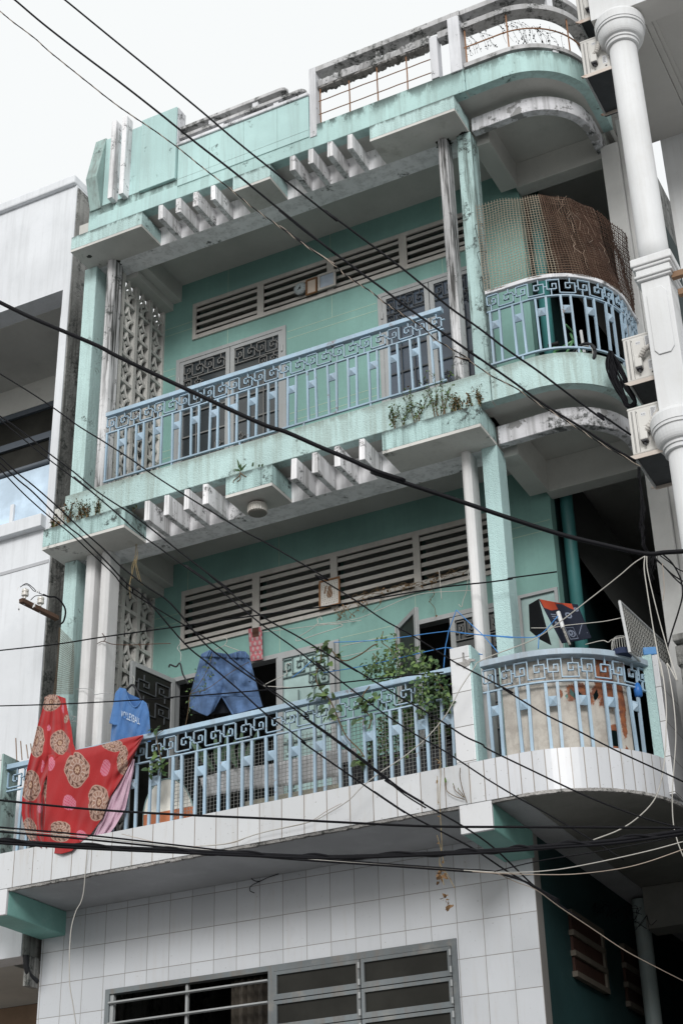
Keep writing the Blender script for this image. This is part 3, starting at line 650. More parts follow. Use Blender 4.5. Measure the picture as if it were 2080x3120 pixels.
# ---- roof parapet, left part
m = MB(); m.box(-8.47, -7.842, 11.075, 11.2, 12.98, 14.10); m.box(-7.36, -5.745, 11.05, 11.18, 12.98, 13.545)
m.box(-8.40, -7.36, 11.055, 11.074, 12.819, 13.0)
p = m.build('parapet', M['roofmint'], H, .006)
box('raised_panel', M['roofmint'], p, -7.84, -7.375, 11.02, 11.19, 13.085, 14.115, .006); box('panel_end', M['parapetw'], p, -7.374, -7.366, 11.04, 11.19, 13.547, 14.11, 0)
box('coping', M['parapetw'], p, -7.372, -5.742, 11.03, 11.20, 13.547, 13.59, .008)
for x in (-8.205, -8.06): box('rib', M['fin'], p, x, x + .06, 10.955, 11.078, 13.085, 14.215, .006)
MB().prism([(-8.5, 11.07, 14.125), (-8.5, 10.93, 13.46), (-8.5, 11.045, 13.085), (-8.5, 11.12, 13.085), (-8.5, 11.12, 14.125)], (.145, 0, 0)).build('bent_panel', M['wedge'], p, .008)
m = MB()
for (x1, z, yy) in ((-6.09, 13.80, 11.07), (-5.86, 13.665, 11.06)):
    P = [(-7.36, yy, z)] + [(x1 + .06 * math.cos(a), yy + .06 + .06 * math.sin(a), z) for a in [-math.pi / 2 + math.pi * i / 8 for i in range(9)]] + [(-7.36, yy + .12, z)]
    m.prism(P, (0, 0, .045))
m.build('louvre', M['parapet'], p, .006)
m = MB(); m.box(-6.45, -6.38, 11.09, 11.16, 13.71, 13.80); m.box(-6.18, -6.12, 11.075, 11.13, 13.59, 13.665); m.box(-6.86, -6.80, 11.075, 11.13, 13.59, 13.665); m.box(-7.0, -6.94, 11.09, 11.16, 13.71, 13.80); m.build('louvre_block', M['parapetw'], p)
m = MB()
for x in (-6.96, -6.53, -6.12): m.box(x - .002, x + .002, 11.0485, 11.052, 12.99, 13.54)
m.box(-7.37, -5.75, 11.0485, 11.052, 13.073, 13.077); m.build('crack', M['wedge'], p)
# parapet frame, middle and rounded corner
Fp = MB().box(-5.735, -5.655, 11.05, 11.17, 12.96, 13.925).build('parapet_frame', M['parapetw'], H, .006)
def rough_beam(x0, x1, y0, y1, z0, z1, amp, seed, under):
    rng = random.Random(seed); n = 60; m = MB(); rows = []
    for i in range(n + 1):
        x = x0 + (x1 - x0) * i / n; q = under(i / n) if under else 1.
        a = rng.uniform(0, amp) * q; b = rng.uniform(0, amp) * q; rows.append([(x, y0 + a * .7, z1), (x, y1, z1), (x, y1 - a, z0 + a), (x, y0 + b, z0 + b), (x, y0 + a * .7, z1)])
    m.grid(rows); return m
rough_beam(-5.653, -3.99, 11.05, 11.19, 13.852, 13.92, .006, 1, None).build('top_beam', M['parapet'], Fp)
rough_beam(-5.653, -4.34, 11.06, 11.19, 13.64, 13.745, .05, 2, lambda u: 1. if u < .22 or .36 < u < .8 else .25).build('lower_beam', M['parapet'], Fp)
rough_beam(-5.653, -4.34, 11.075, 11.18, 13.625, 13.66, .02, 5, None).build('lower_beam', M['broken'], Fp)
box('lower_beam', M['parapet'], Fp, -4.25, -4.125, 11.06, 11.18, 13.655, 13.745); box('block', M['parapet'], Fp, -4.965, -4.92, 11.09, 11.15, 13.745, 13.852)
box('upright', M['parapetw'], Fp, -4.34, -4.255, 11.05, 11.16, 13.126, 13.70, .006); box('upright', M['parapetw'], Fp, -4.125, -4.0, 11.04, 11.19, 13.10, 13.851, .006)
m = MB()
for x, zt in ((-5.29, 13.60), (-4.965, 13.65), (-4.63, 13.65), (-5.63, 13.65)): m.tube([(x, 11.11, 13.12), (x + random.uniform(-.004, .004), 11.11, 13.38), (x, 11.11, zt)], .0075, 6)
for z in (13.475, 13.292): m.tube([(-5.65 + 1.31 * i / 10, 11.11 + random.uniform(-.003, .003), z - .012 * i / 10) for i in range(11)], .0062, 6)
m.build('rebar_grille', M['rusttan'], Fp)
cf = [(-3.985, 11.06), (-3.6, 11.06)] + arc(-3.6, 11.78, .72, -90, 0, 24) + [(-2.88, 12.3)]
for z0, z1, th in ((13.855, 13.92, .14), (13.665, 13.735, .14), (13.13, 13.185, .15)): MB().strip(cf, z0, z1, th).build('curved_beam', M['parapet'], Fp, .006)
m = MB(); ff = curved(-3.985, -3.6, 11.78, .68)
for u in (.02, .47, 1.12, 1.75): p_, t_, n_ = ff(u); m.tube([(p_.x, p_.y, 13.17), (p_.x, p_.y, 13.68)], .0085, 6)
m.tube([(lambda q: (q.x, q.y, 13.43))(ff(2.0 * i / 30)[0]) for i in range(31)], .0085, 6); m.build('rebar_grille', M['rusttan'], Fp)
m = MB()
for u in (.92, 1.5):
    p_, t_, n_ = ff(u); m.obox((p_.x, p_.y, 13.11), t_ * .03, n_ * .03, (0, 0, .03)); m.obox((p_.x, p_.y, 13.795), t_ * .03, n_ * .03, (0, 0, .06))
m.build('block', M['parapetw'], Fp)
# hooks, cable stubs on the soffit
m = MB(); P = [pt('k5', a, b, 11.86) for a, b in [(1150, 880), (1160, 905), (1190, 912), (1230, 895), (1280, 878)]]; m.tube(spline(P), .004, 5)
P = [pt('k5', a, b, 11.86) for a, b in [(1195, 912), (1155, 932), (1148, 955), (1168, 966)]]; m.tube(spline(P), .0035, 5); m.build('loose_wires', M['cable'], H)
# ================================================================ NEIGHBOURING BUILDINGS
N = thing('white_building', 'smooth white modern building with glass balcony, left of the mint house', 'building', (-10, 12, 0))
m = MB(); wall_open(m, -15.5, -9.20, 11.68, 11.94, 5.12, 14.24, [(-14.5, -9.295, 9.74, 12.72)]); m.build('wall', M['white_nbr'], N)
MB().box(-9.199, -9.185, 11.695, 12.03, 5.13, 14.2).build('side_wall', M['concrete'], N)
box('coping', M['white_nbr'], N, -15.5, -9.20, 11.62, 12.04, 14.241, 14.37, .02)
box('sill', M['white_nbr'], N, -15.5, -9.285, 11.59, 11.94, 9.59, 9.739, .006)
MB().box(-15.5, -9.21, 11.673, 11.682, 9.17, 9.207).build('groove', M['soffit_low'], N)
box('floor_slab', M['soffit'], N, -15.5, -9.49, 11.941, 13.39, 5.122, 5.3); box('floor_slab', M['soffit'], N, -15.5, -9.49, 11.941, 14.5, 9.5, 9.74)
MB().box(-15.5, -9.49, 11.942, 13.05, 12.715, 12.9).build('ceiling', M['soffit'], N)
MB().box(-15.5, -9.49, 13.051, 13.2, 12.34, 13).build('lintel', M['soffit'], N)
MB().box(-9.51, -9.49, 11.94, 13.04, 9.74, 12.71).build('side_wall', M['white_nbr'], N)
w = MB(); wall_open(w, -15.5, -9.49, 13.06, 13.14, 9.74, 12.34, [(-14.5, -11.63, 9.74, 11.82), (-11.54, -10.43, 9.8, 11.82), (-10.35, -9.55, 9.74, 11.82), (-14.5, -11.63, 11.91, 12.27), (-11.54, -9.55, 11.91, 12.27)])
w = w.build('window', paint('dark_grey_frame', (.085, .10, .12), bump=.03, rough=.4, var=.05), N, .004)
MB().box(-15.5, -9.49, 13.10, 13.11, 9.74, 12.3).build('pane', M['glassdusty'], w)
gl = MB().box(-15.5, -9.30, 11.73, 11.745, 9.75, 10.42).build('glass_panel', M['glasspale'], N)
MB().tube([(-15.5, 11.735, 10.465), (-9.295, 11.735, 10.465)], .033, 10).build('handrail', bpy.data.materials['dark_grey_frame'], gl, smooth=True)
for xx in (-9.80, -10.9): MB().box(xx, xx + .047, 11.70, 11.75, 9.74, 10.03).build('glass_clamp', M['white_nbr'], gl)
MB().box(-15.5, -9.49, 13.391, 13.6, 0, 5.12).build('wall', M['brownwall'], N); MB().box(-15.5, -9.55, 14.5, 20, 5.2, 14.2).build('wall', M['room'], N)
MB().box(-9.198, -9.14, 11.74, 11.885, 4.86, 5.128).build('party_wall', M['concrete'], N)
MB().tube(spline([(-9.17, 11.72, 5.13), (-9.165, 11.735, 5.03), (-9.16, 11.78, 4.96), (-9.15, 11.88, 4.92)]), .028, 8).build('drain_pipe', M['blackplastic'], N, smooth=True)
m = MB(); rng = random.Random(9)
for k in range(10): m.box(-9.186, -9.14 + rng.uniform(0, .02), 11.95, 11.99 + rng.uniform(0, .03), 13.45 + k * .057, 13.495 + k * .057)
m.build('brick_toothing', M['brick'], N)

RB = thing('white_building', 'white building with round columns on panelled pedestals, right of the mint house', 'building', (0, 13, 0))
cx, cy = -2.372, 10.98
def order(z0, ztop):
    """round column with capital standing on a panelled pedestal"""
    c = MB().lathe((cx, cy, 0), [(.134, z0 + .09), (.130, z0 + .3), (.128, ztop - .34)], 36).build('column', M['white_col'], RB, smooth=True)
    pr = [(.134, -.34), (.152, -.335), (.152, -.30), (.164, -.298), (.164, -.272), (.175, -.268)] + [(.175 + .042 * math.sin(q), -.268 + .12 * (1 - math.cos(q))) for q in [math.pi / 2 * k / 6 for k in range(7)]] + [(.229, -.145), (.229, -.118), (.236, -.116), (.236, -.03), (.224, 0)]
    MB().lathe((cx, cy, ztop), pr, 40).build('capital', M['white_col'], c, .0, smooth=False)
    m = MB()
    for (h, a, b) in ((.180, z0 + .02, z0 + .10), (.165, z0 - .01, z0 + .02), (.150, z0 - .075, z0 - .01), (.168, z0 - .10, z0 - .075), (.152, z0 - .125, z0 - .10)): m.box(cx - h, cx + h, cy - h, cy + h, a, b)
    m.build('pedestal_moulding', M['white_col'], c, .012)
    return c
for z0, zt in ((9.88, 12.86), (5.4, 8.42)):
    order(z0, zt)
    zb = zt - 2.98 - 1.46
    p = box('pedestal', M['white_col'], RB, cx - .125, cx + .125, cy - .125, cy + .125, zb, z0 - .125, .008)
    k = .03; P = [(cx - .085, cy - .126, zb + .62), (cx - .085 + .035, cy - .126, zb + .57), (cx + .05, cy - .126, zb + .57), (cx + .085, cy - .126, zb + .62), (cx + .085, cy - .126, z0 - .28), (cx + .05, cy - .126, z0 - .22), (cx - .05, cy - .126, z0 - .22), (cx - .085, cy - .126, z0 - .28)]
    MB().prism(P, (0, -.012, 0)).build('raised_panel', M['white_col'], p, .004)
# upper storey overhang with a recessed soffit panel
def frame_soffit(z):
    m = MB(); m.box(-2.60, 4, 10.84, 11.12, z, z + .9); m.box(-2.60, -2.16, 11.121, 12.75, z, z + .5); m.build('beam', M['soffit_r'], RB, .004)
    q = MB(); q.box(-2.158, 4, 11.122, 12.74, z + .06, z + .1); q.build('soffit', M['soffit_r'], RB)
    q = MB(); q.box(-2.157, -2.10, 11.123, 12.74, z + .02, z + .058); q.box(-2.099, -2.06, 11.124, 12.74, z + .04, z + .0585); q.box(-2.059, 4, 12.66, 12.74, z + .02, z + .0585); q.build('cornice', M['soffit_r'], RB, .006)
frame_soffit(12.87)
box('wall', M['white_col'], RB, -2.515, 4, 12.751, 13.0, 4.0, 14.5)
box('wall', M['white_col'], RB, -2.60, 4, 10.835, 10.84, 12.872, 15.5); box('wall', M['white_col'], RB, -2.598, -2.4, 10.842, 11.3, 13.38, 15.5)
box('wall', M['white_col'], RB, -2.36, 4, 11.0, 12.7, 8.43, 8.9)
for k, (z, x0) in enumerate(((9.76, -2.235), (9.57, -2.20))): box('timber_beam', paint('varnished_timber%d' % k, (.20, .12, .07), bump=.2, rough=.5, var=.25), RB, x0, -1.6, 10.88, 10.93, z - .03, z + .03)
for y0, y1, z0, z1 in ((11.16, 12.2, 0, 5.5), (11.12, 11.5, 5.5, 5.56)): box('wall', M['soffit_r'], RB, -2.66, -2.5, y0, y1, z0, z1)  # out of view, added to keep side light out of the passage
box('wall', M['soffit_r'], RB, -2.36, 4, 9.75, 11.15, 0, 5.2)  # unseen block added to shade the passage and curved soffit
# mossy old wall top and green eave that show between the column and the white wall
OW = thing('party_wall', 'black stained old party wall with a green strip behind the round white column', 'wall', (-2.8, 14, 0))
MB().prism([(-2.79, 12.75, 9.0), (-2.79, 17, 9.0), (-2.79, 17, 13.2), (-2.79, 12.75, 13.2)], (-.06, 0, 0)).build('wall', M['concrete'], OW)
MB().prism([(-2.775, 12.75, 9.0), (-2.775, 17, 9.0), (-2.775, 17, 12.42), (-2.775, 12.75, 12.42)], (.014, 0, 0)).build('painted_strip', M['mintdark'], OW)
# old balustrade with rings beside the stair balcony
m = MB()
BB = thing('old_balustrade', 'grey weathered concrete balustrade with ring ornaments beside the curved white tiled balcony', 'balustrade', (-2.72, 12, 6))
m.box(-2.80, -2.70, 11.55, 12.6, 6.55, 6.72); m.box(-2.80, -2.66, 11.5, 12.6, 6.74, 6.80); m.box(-2.78, -2.72, 11.55, 12.6, 5.2, 6.55); m.build('slab', M['concrete'], BB, .01)
for i, (y, z) in enumerate(((11.62, 6.28), (11.72, 6.10), (11.80, 5.72), (11.66, 5.9))):
    m = MB(); m.lathe((-2.70, y, z), [(.085, -.03), (.085, .03), (.06, .034), (.055, .0)], 18, 'X'); m.build('ring', M['parapet'], BB)
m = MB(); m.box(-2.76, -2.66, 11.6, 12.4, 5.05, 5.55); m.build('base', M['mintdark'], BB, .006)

# ================================================================ AIR CONDITIONERS
def ac(x, zb, label, pipe):
    """outdoor unit seen from its service side; x, zb = left bottom corner of the side panel"""
    w, h, d, y = .268, .455, .60, 10.99
    A = thing('air_conditioner', label, 'air conditioner', (x + w / 2, y, zb), 'outdoor air conditioner units')
    m = MB(); m.box(x, x + w, y, y + d, zb + .015, zb + h); m.build('casing', M['ac'], A, .012)
    MB().box(x + .006, x + w - .006, y + .006, y + d - .006, zb - .012, zb + .0149).build('base_pan', M['acdark'], A, .004)
    m = MB(); m.box(x - .003, x + w + .003, y - .004, y + d + .003, zb + h - .018, zb + h + .006); m.build('lid', M['ac'], A, .008)
    m = MB()
    for a in (.028, .036, .066): m.box(x + a, x + a + .003, y - .002, y + .001, zb + .03, zb + h - .03)
    m.box(x + .075, x + .165, y - .003, y, zb + .40, zb + .412); m.build('seam', M['ink'], A)
    c = MB(); P = [(.080, .418), (.168, .418), (.185, .402), (.185, .28), (.165, .268), (.15, .262), (.09, .248), (.080, .258)]
    c.prism([(x + a, y - .009, zb + b) for a, b in P], (0, .012, 0)); c = c.build('service_cover', M['ac'], A, .004)
    m = MB(); m.box(x + .112, x + .152, y - .0105, y - .0085, zb + .355, zb + .385); m.build('sticker', M['sticker'], c)
    tv, tf = text_mesh('R32', .0215); MB().add([(x + .132 + a, y - .0112, zb + .362 + b) for a, b in tv], tf).build('lettering', M['ink'], c)
    v = MB(); v.prism([(x + .09, y - .06, zb + .105), (x + .155, y - .06, zb + .105), (x + .155, y - .05, zb + .235), (x + .09, y - .05, zb + .235)], (0, .062, 0)); v.build('valve_cover', M['ac'], A, .01)
    m = MB(); m.box(x + .098, x + .148, y - .052, y - .004, zb + .092, zb + .105); m.tube([(x + .12, y - .03, zb + .11), (x + .123, y - .03, zb + .075), (x + .13, y - .028, zb + .06)], .009, 6); m.build('valve', M['ink'], A)
    m = MB(); m.box(x + .192, x + .245, y - .0015, y + .001, zb + .315, zb + .425); m.box(x + .195, x + .242, y - .0015, y + .001, zb + .085, zb + .185); s = m.build('rating_label', M['sticker'], A)
    q = MB(); rng = random.Random(int(zb * 10))
    for k in range(11): q.box(x + .196, x + .196 + rng.uniform(.02, .042), y - .0025, y - .0012, zb + .332 + k * .008, zb + .3345 + k * .008)
    for k in range(8): q.box(x + .199, x + .199 + rng.uniform(.02, .038), y - .0025, y - .0012, zb + .10 + k * .009, zb + .1024 + k * .009)
    q.box(x + .215, x + .232, y - .0035, y, zb + .048, zb + .062); q.build('print', M['ink'], s)
    P = {0: [(.14, -.03, .20), (.17, -.05, .225), (.20, -.055, .26), (.25, -.04, .275), (.29, .0, .25)], 1: [(.15, -.03, .19), (.18, -.05, .215), (.22, -.055, .26), (.27, -.05, .33), (.32, -.04, .385)], 2: [(.13, -.03, .21), (.16, -.045, .22), (.18, -.05, .26), (.20, -.05, .31)]}[pipe]
    P = spline([(x + a, y + b, zb + c_) for a, b, c_ in P], 8); MB().tube(P, [.024 + .004 * math.sin(i * 1.9) for i in range(len(P))], 10).build('refrigerant_pipe', M['lagging'], A, smooth=True)
    return A
def bracket(x, zb, label):
    B = thing('support_bracket', label, 'bracket', (x + .13, 11, zb), 'angle iron brackets under the air conditioners')
    y0, y1 = 10.945, 11.545
    MB().box(x + .03, x + .42, y0 + .03, y1 - .02, zb - .02, zb - .016).build('tray', M['acdark'], B)
    for y in (y0, y1 - .03):
        m = MB(); m.prism([(x - .02, y, zb - .013), (x + .42, y, zb - .013), (x + .42, y, zb - .052), (x + .025, y, zb - .052)], (0, .005, 0)); m.box(x - .02, x + .42, y + .0051, y + .035, zb - .0155, zb - .0125)
        m.build('angle_iron', M['angle'], B)
    m = MB(); m.box(x + .015, x + .03, y0 + .03, y1 - .03, zb - .04, zb - .012); m.build('side_rail', M['steel'], B)
    m = MB()
    for (a, b, r) in ((.10, .2, .008), (.2, .3, .012), (.31, .28, .018), (.12, .46, .006), (.27, .45, .006)): m.lathe((x + a, y0 + b, zb - .0215), [(r, 0), (r, .002)], 10)
    m.build('hole', M['ink'], B)
for (x, zb, pp, pos) in ((-2.79, 8.185, 1, 'lowest'), (-2.752, 8.885, 0, 'second lowest'), (-2.775, 12.36, 2, 'second highest'), (-2.76, 13.06, 2, 'highest')):
    ac(x, zb, dict(zip(('lowest', 'second lowest', 'second highest', 'highest'), (
        'grey outdoor air conditioner with a long wrapped pipe, lowest of the four units',
        'grey outdoor air conditioner beside the black cable coil and end of the curved railing',
        'grey outdoor air conditioner beside the large round white column capital',
        'grey outdoor air conditioner cut off by the top edge, highest of the four')))[pos], pp)
    bracket(x, zb, dict(zip(('lowest', 'second lowest', 'second highest', 'highest'), (
        'pale angle iron bracket with dark tray under the lowest air conditioner',
        'pale bracket with orange rusty tip under the air conditioner beside the cable coil',
        'rusty bracket with wide black tray just left of the tall round white column',
        'rusty bracket under the highest air conditioner, above the round column capital')))[pos])
# ================================================================ THINGS ON AND AROUND THE HOUSE
def onz(f, z): r = ray(*f); return r * ((z - CAMZ) / r.z) + Vector((0, 0, CAMZ))
def single(o, label, cat, group=None): return tag(o, label, cat, group)
def colour_mesh(o, cols):
    at_ = o.data.color_attributes.new('Col', 'FLOAT_COLOR', 'POINT'); at_.data.foreach_set('color', [c for k in cols for c in (*k, 1.)])
def cloth_mat(name, col=None, rough=.85, weave=220, fold=.15, sheen=.2, fade=0.):
    t = NT(name)
    if col is None:
        a = t.new('ShaderNodeVertexColor'); a.layer_name = 'Col'; c = a.outputs[0]
    else: c = t.mix(t.ramp(t.noise(6, 5, .65), .35, .7), tuple(x * (.8 - fade * .35) for x in col), tuple(x * (1 + fade) for x in col))
    c = t.mix(t.math('MULTIPLY', t.noise(90, 2, .5), .16), c, (0, 0, 0)); t.link(c, t.b.inputs['Base Color'])
    t.link(t.bump(t.noise(1, 3, .6, t.scaled((22, 22, 5))), fold, .02, t.bump(t.noise(weave, 1, .5), .12, .002)), t.b.inputs['Normal'])
    t.b.inputs['Roughness'].default_value = rough; t.b.inputs['Sheen Weight'].default_value = sheen; t.b.inputs['Specular IOR Level'].default_value = .2
    return t.m
def lerp_poly(P, s):
    """P: list of (s, x, y)"""
    for (a, b) in zip(P, P[1:]):
        if s <= b[0]:
            k = (s - a[0]) / max(1e-9, b[0] - a[0]); return a[1] + (b[1] - a[1]) * k, a[2] + (b[2] - a[2]) * k
    return P[-1][1:]
def sheet(reg, top, bot, nu, nv, Yf, xf=None):
    """cloth between two edge curves given in picture units; Yf(s, t) gives the distance"""
    rows = []; px_ = []
    for j in range(nv + 1):
        t = j / nv; r = []
        for i in range(nu + 1):
            s = i / nu; a = lerp_poly(top, s); b = lerp_poly(bot, s); x = a[0] + (b[0] - a[0]) * t; y = a[1] + (b[1] - a[1]) * t
            if xf: x, y = xf(s, t, x, y)
            r.append(pt(reg, x, y, Yf(s, t))); px_.append((x, y))
        rows.append(r)
    return MB().grid(rows), px_
sin, cos, pi = math.sin, math.cos, math.pi
# ---- red patterned sari over the railing
MED = [(425,215,95,95,0), (265,640,85,160,0), (508,645,98,130,0), (200,1120,105,165,0), (385,1200,55,165,0), (185,1590,75,130,0), (580,400,26,50,0),
       (697,950,130,185,1), (1080,680,105,65,1), (1195,840,60,155,1), (930,1305,115,200,1), (510,1615,125,120,1)]
PNK = [(385,485,20,35,0), (318,900,16,65,0), (300,1370,32,55,0), (540,290,12,50,0), (420,890,38,75,1), (1010,930,55,85,1), (618,1310,68,85,1), (750,1670,55,60,1), (370,1810,45,30,1)]
def sari(x, y, sh):
    x, y = x + 9 * sin(y / 62 + x / 95) + 4 * sin(y / 21), y + 11 * sin(x / 48 - y / 120)
    for cx_, cy_, rx, ry, s in MED:
        if s != sh: continue
        u, v = (x - cx_) / rx, (y - cy_) / ry; d = math.hypot(u, v)
        if d > 1: continue
        a = math.atan2(v, u)
        if d > .93: return (.38, .25, .20)
        if d > .70: return (.36, .235, .19) if sin(a * 12 + d * 14) > -.25 and abs(d - .82) < .09 else (.11, .05, .035)
        if d > .62: return (.38, .26, .21)
        if d > .40: return (.27, .15, .11) if sin(a * 13) > -.75 else (.48, .37, .32)
        if d > .30: return (.42, .31, .27) if sin(a * 26) > -.3 else (.25, .13, .09)
        return (.42, .28, .2) if d < .13 + .10 * abs(((a * 8 / pi) % 2) - 1) and d > .06 else (.13, .05, .03)
    for cx_, cy_, rx, ry, s in PNK:
        if s != sh: continue
        u, v = (x - cx_) / rx, (y - cy_) / ry; d = math.hypot(u, v)
        if d <= 1: return (.50, .17, .23) if sin(u * 14) * sin(v * 16 + u * 5) > -.35 else (.45, .04, .09)
    return (.33, .021, .023)
RD = thing('patterned_cloth', 'red cloth with brown medallions draped over the left end of the railing', 'cloth', pt('c1', 700, 1000, 11.03))
topA = [(0, 345, 160), (.2, 385, 132), (.5, 430, 128), (.75, 500, 150), (1, 572, 170)]
rowsA = [(0,345,572),(.02,342,575),(.1,312,600),(.2,262,636),(.3,225,655),(.4,183,712),(.46,160,640),(.55,128,520),(.65,104,462),(.77,95,450),(.85,118,432),(.92,150,430),(.97,205,430),(1,285,430)]
def fA(s, t, x, y):
    yy = 145 + 1650 * t; a = lerp_poly(rowsA, t); yt = lerp_poly(topA, s)[1]; return a[0] + (a[1] - a[0]) * s, yy * t + (yt + 1650 * t) * (1 - t)
fold = lambda s, t: .020 * sin(s * 18 + 1.6 * t) + .011 * sin(s * 35 - 3 * t) + .006 * sin(t * 23 + s * 11)
mA, pA = sheet('c1', [(0, 0, 0), (1, 1, 0)], [(0, 0, 1), (1, 1, 1)], 90, 200, lambda s, t: 11.035 - .012 + (.16 * max(0, .38 - t) / .38) + fold(s, t) * (.4 + t), fA)
oA = mA.build('hanging_end', cloth_mat('red_print'), RD, smooth=True, solid=.003); colour_mesh(oA, [sari(x, y, 0) for x, y in pA])
topB = [(0, 388, 786), (.5, 900, 690), (.8, 1210, 605), (1, 1414, 568)]
botB = [(0, 330, 1790), (.1, 400, 1850), (.2, 525, 1860), (.3, 640, 1828), (.4, 720, 1745), (.5, 850, 1640), (.6, 970, 1470), (.7, 1060, 1230), (.8, 1180, 1040), (.9, 1300, 820), (1, 1416, 585)]
def YB(s, t):
    roll = .05 * max(0, 1 - t * 9) ** 2
    return 10.98 + roll + .020 * sin(s * 17 - t * 6) * t + .014 * sin(s * 8 + t * 8) * (1 - s) + .017 * sin(t * 19 - s * 18) * t * s + .006 * sin(s * 43 + t * 15) * t
mB, pB = sheet('c1', topB, botB, 190, 170, YB); oB = mB.build('draped_fold', bpy.data.materials['red_print'], RD, smooth=True, solid=.003); colour_mesh(oB, [sari(x, y, 1) for x, y in pB])
mB2, _ = sheet('c1', topB, [(0, 420, 900), (1, 1416, 600)], 60, 6, lambda s, t: 10.985 + .05 + .09 * t); o2 = mB2.build('draped_fold', cloth_mat('red_cloth', (.45, .02, .028)), RD, smooth=True)
mP, pP = sheet('c1', [(0, 1300, 830), (.25, 1180, 1040), (.5, 1060, 1230), (.75, 960, 1490), (1, 830, 1748)], [(0, 1322, 830), (.2, 1312, 960), (.5, 1220, 1370), (.75, 1110, 1560), (.9, 1010, 1690), (1, 880, 1752)], 60, 30, lambda s, t: 11.015 + .014 * sin(t * 13 + s * 5) + .006 * sin(t * 29 - s * 9))
single(mP.build('lining_cloth', cloth_mat('pink_cloth', (.62, .42, .52), fold=.5), None, smooth=True, solid=.003), 'pale pink crumpled cloth hanging out from beneath the red patterned cloth', 'cloth')
# ---- blue shirt with lettering on a hanger
TS = thing('shirt', 'blue short sleeved shirt with white lettering on a black hanger behind the railing', 'shirt', pt('c1', 1270, 400, 11.3))
blue = cloth_mat('blue_cotton', (.085, .205, .46), fold=.3)
tT = [(0, 1108, 120), (.15, 1160, 52), (.3, 1220, 66), (.45, 1256, 195), (.56, 1312, 266), (.66, 1365, 240), (.73, 1395, 182), (.86, 1450, 220), (1, 1478, 320)]
ys = lambda s, t: 11.30 + .05 * (s - .5) ** 2 + .020 * sin(s * 15 + t * 3) * t + .007 * sin(s * 31 + t * 9) + .008 * sin(t * 11 - s * 14) * t
m, _ = sheet('c1', tT, [(0, 1050, 720), (1, 1498, 640)], 60, 50, ys); m.build('shirt_front', blue, TS, smooth=True, solid=.003)
m, _ = sheet('c1', [(0, 1130, 90), (.2, 1215, 60), (.45, 1262, 120), (.7, 1390, 178), (1, 1480, 330)], [(0, 1060, 700), (1, 1490, 620)], 40, 20, lambda s, t: 11.345); m.build('shirt_back', cloth_mat('blue_cotton_inside', (.06, .16, .40)), TS, smooth=True)
m, _ = sheet('c1', [(0, 1120, 95), (1, 1160, 70)], [(0, 1046, 440), (.5, 1100, 462), (1, 1166, 462)], 24, 26, lambda s, t: 11.285 - .02 * sin(s * pi) * t + .02 * s); m.build('sleeve', blue, TS, smooth=True, solid=.004)
m = MB(); m.tube(spline([pt('c1', a, b, 11.292) for a, b in [(1222, 70), (1240, 140), (1275, 222), (1318, 268), (1365, 240), (1396, 184)]]), .006, 6); m.build('collar', blue, TS, smooth=True)
tv, tf = text_mesh('VOLLEYBALL', 1.); x0, x1 = min(v[0] for v in tv), max(v[0] for v in tv); hh = max(v[1] for v in tv)
def letter(v): u = (v[0] - x0) / (x1 - x0); h = v[1] / hh; return pt('c1', 1172 + 205 * u + 4 * h, 366 + 88 * u + 22 * u * (1 - u) - h * (62 + 70 * u * (1 - u)), 11.30 - .012)
MB().add([letter(v) for v in tv], tf).build('lettering', paint('white_print', (.50, .58, .68), bump=.1, chips=.6, ccol=(.085, .23, .56)), TS, solid=.001)
m = MB(); m.tube(spline([pt('c1', a, b, 11.325) for a, b in [(1180, 75), (1240, 66), (1300, 25), (1360, 110), (1400, 200)]]), .012, 6); m.build('hanger', M['blackplastic'], TS, smooth=True)
MB().tube(spline([pt('c1', a, b, 11.325) for a, b in [(1300, 28), (1312, 0), (1318, -40), (1300, -75), (1288, -60)]]), .003, 5).build('hook', M['wire'], TS, smooth=True)
# ---- denim shorts
SH = thing('denim_shorts', 'blue denim shorts with gathered waist pegged on the washing line above the railing', 'shorts', pt('c2', 860, 330, 11.28))
den = cloth_mat('denim', (.078, .138, .265), weave=160, fold=.8, fade=.3, sheen=.05)
yd = lambda s, t: 11.28 - .045 * abs(sin(s * 2 * pi)) ** .7 + (.020 * sin(s * 34 + sin(s * 9) * 2) * max(0, 1 - t * 2.2)) + .009 * sin(s * 15 + t * 9 + 2.5 * sin(s * 5 + t * 3)) + .006 * sin(t * 21 - s * 27 + 2 * sin(s * 8))
m, _ = sheet('c2', [(0, 655, 92), (.1, 725, 62), (.3, 790, 84), (.55, 890, 98), (.8, 980, 70), (.92, 1030, 74), (1, 1062, 112)], [(0, 556, 455), (.5, 826, 455), (1, 1152, 455)], 80, 50, yd)
q, _ = sheet('c2', [(0, 556, 455), (1, 826, 455)], [(0, 552, 550), (.35, 640, 596), (.7, 705, 622), (1, 762, 575)], 36, 20, lambda s, t: yd(s * .47, 1) - .01 * t)
n_ = len(m.v); m.v += q.v; m.f += [tuple(i + n_ for i in f) for f in q.f]
q, _ = sheet('c2', [(0, 826, 455), (1, 1152, 455)], [(0, 918, 612), (.3, 1000, 592), (1, 1176, 540)], 40, 20, lambda s, t: yd(.47 + s * .53, 1) - .01 * t)
n_ = len(m.v); m.v += q.v; m.f += [tuple(i + n_ for i in f) for f in q.f]; m.build('shorts_front', den, SH, smooth=True, solid=.006)
q, _ = sheet('c2', [(0, 560, 470), (1, 1150, 470)], [(0, 580, 600), (.45, 700, 610), (.55, 900, 590), (1, 1165, 560)], 30, 8, lambda s, t: 11.36); q.build('shorts_back', cloth_mat('denim_inside', (.006, .009, .016)), SH, smooth=True)
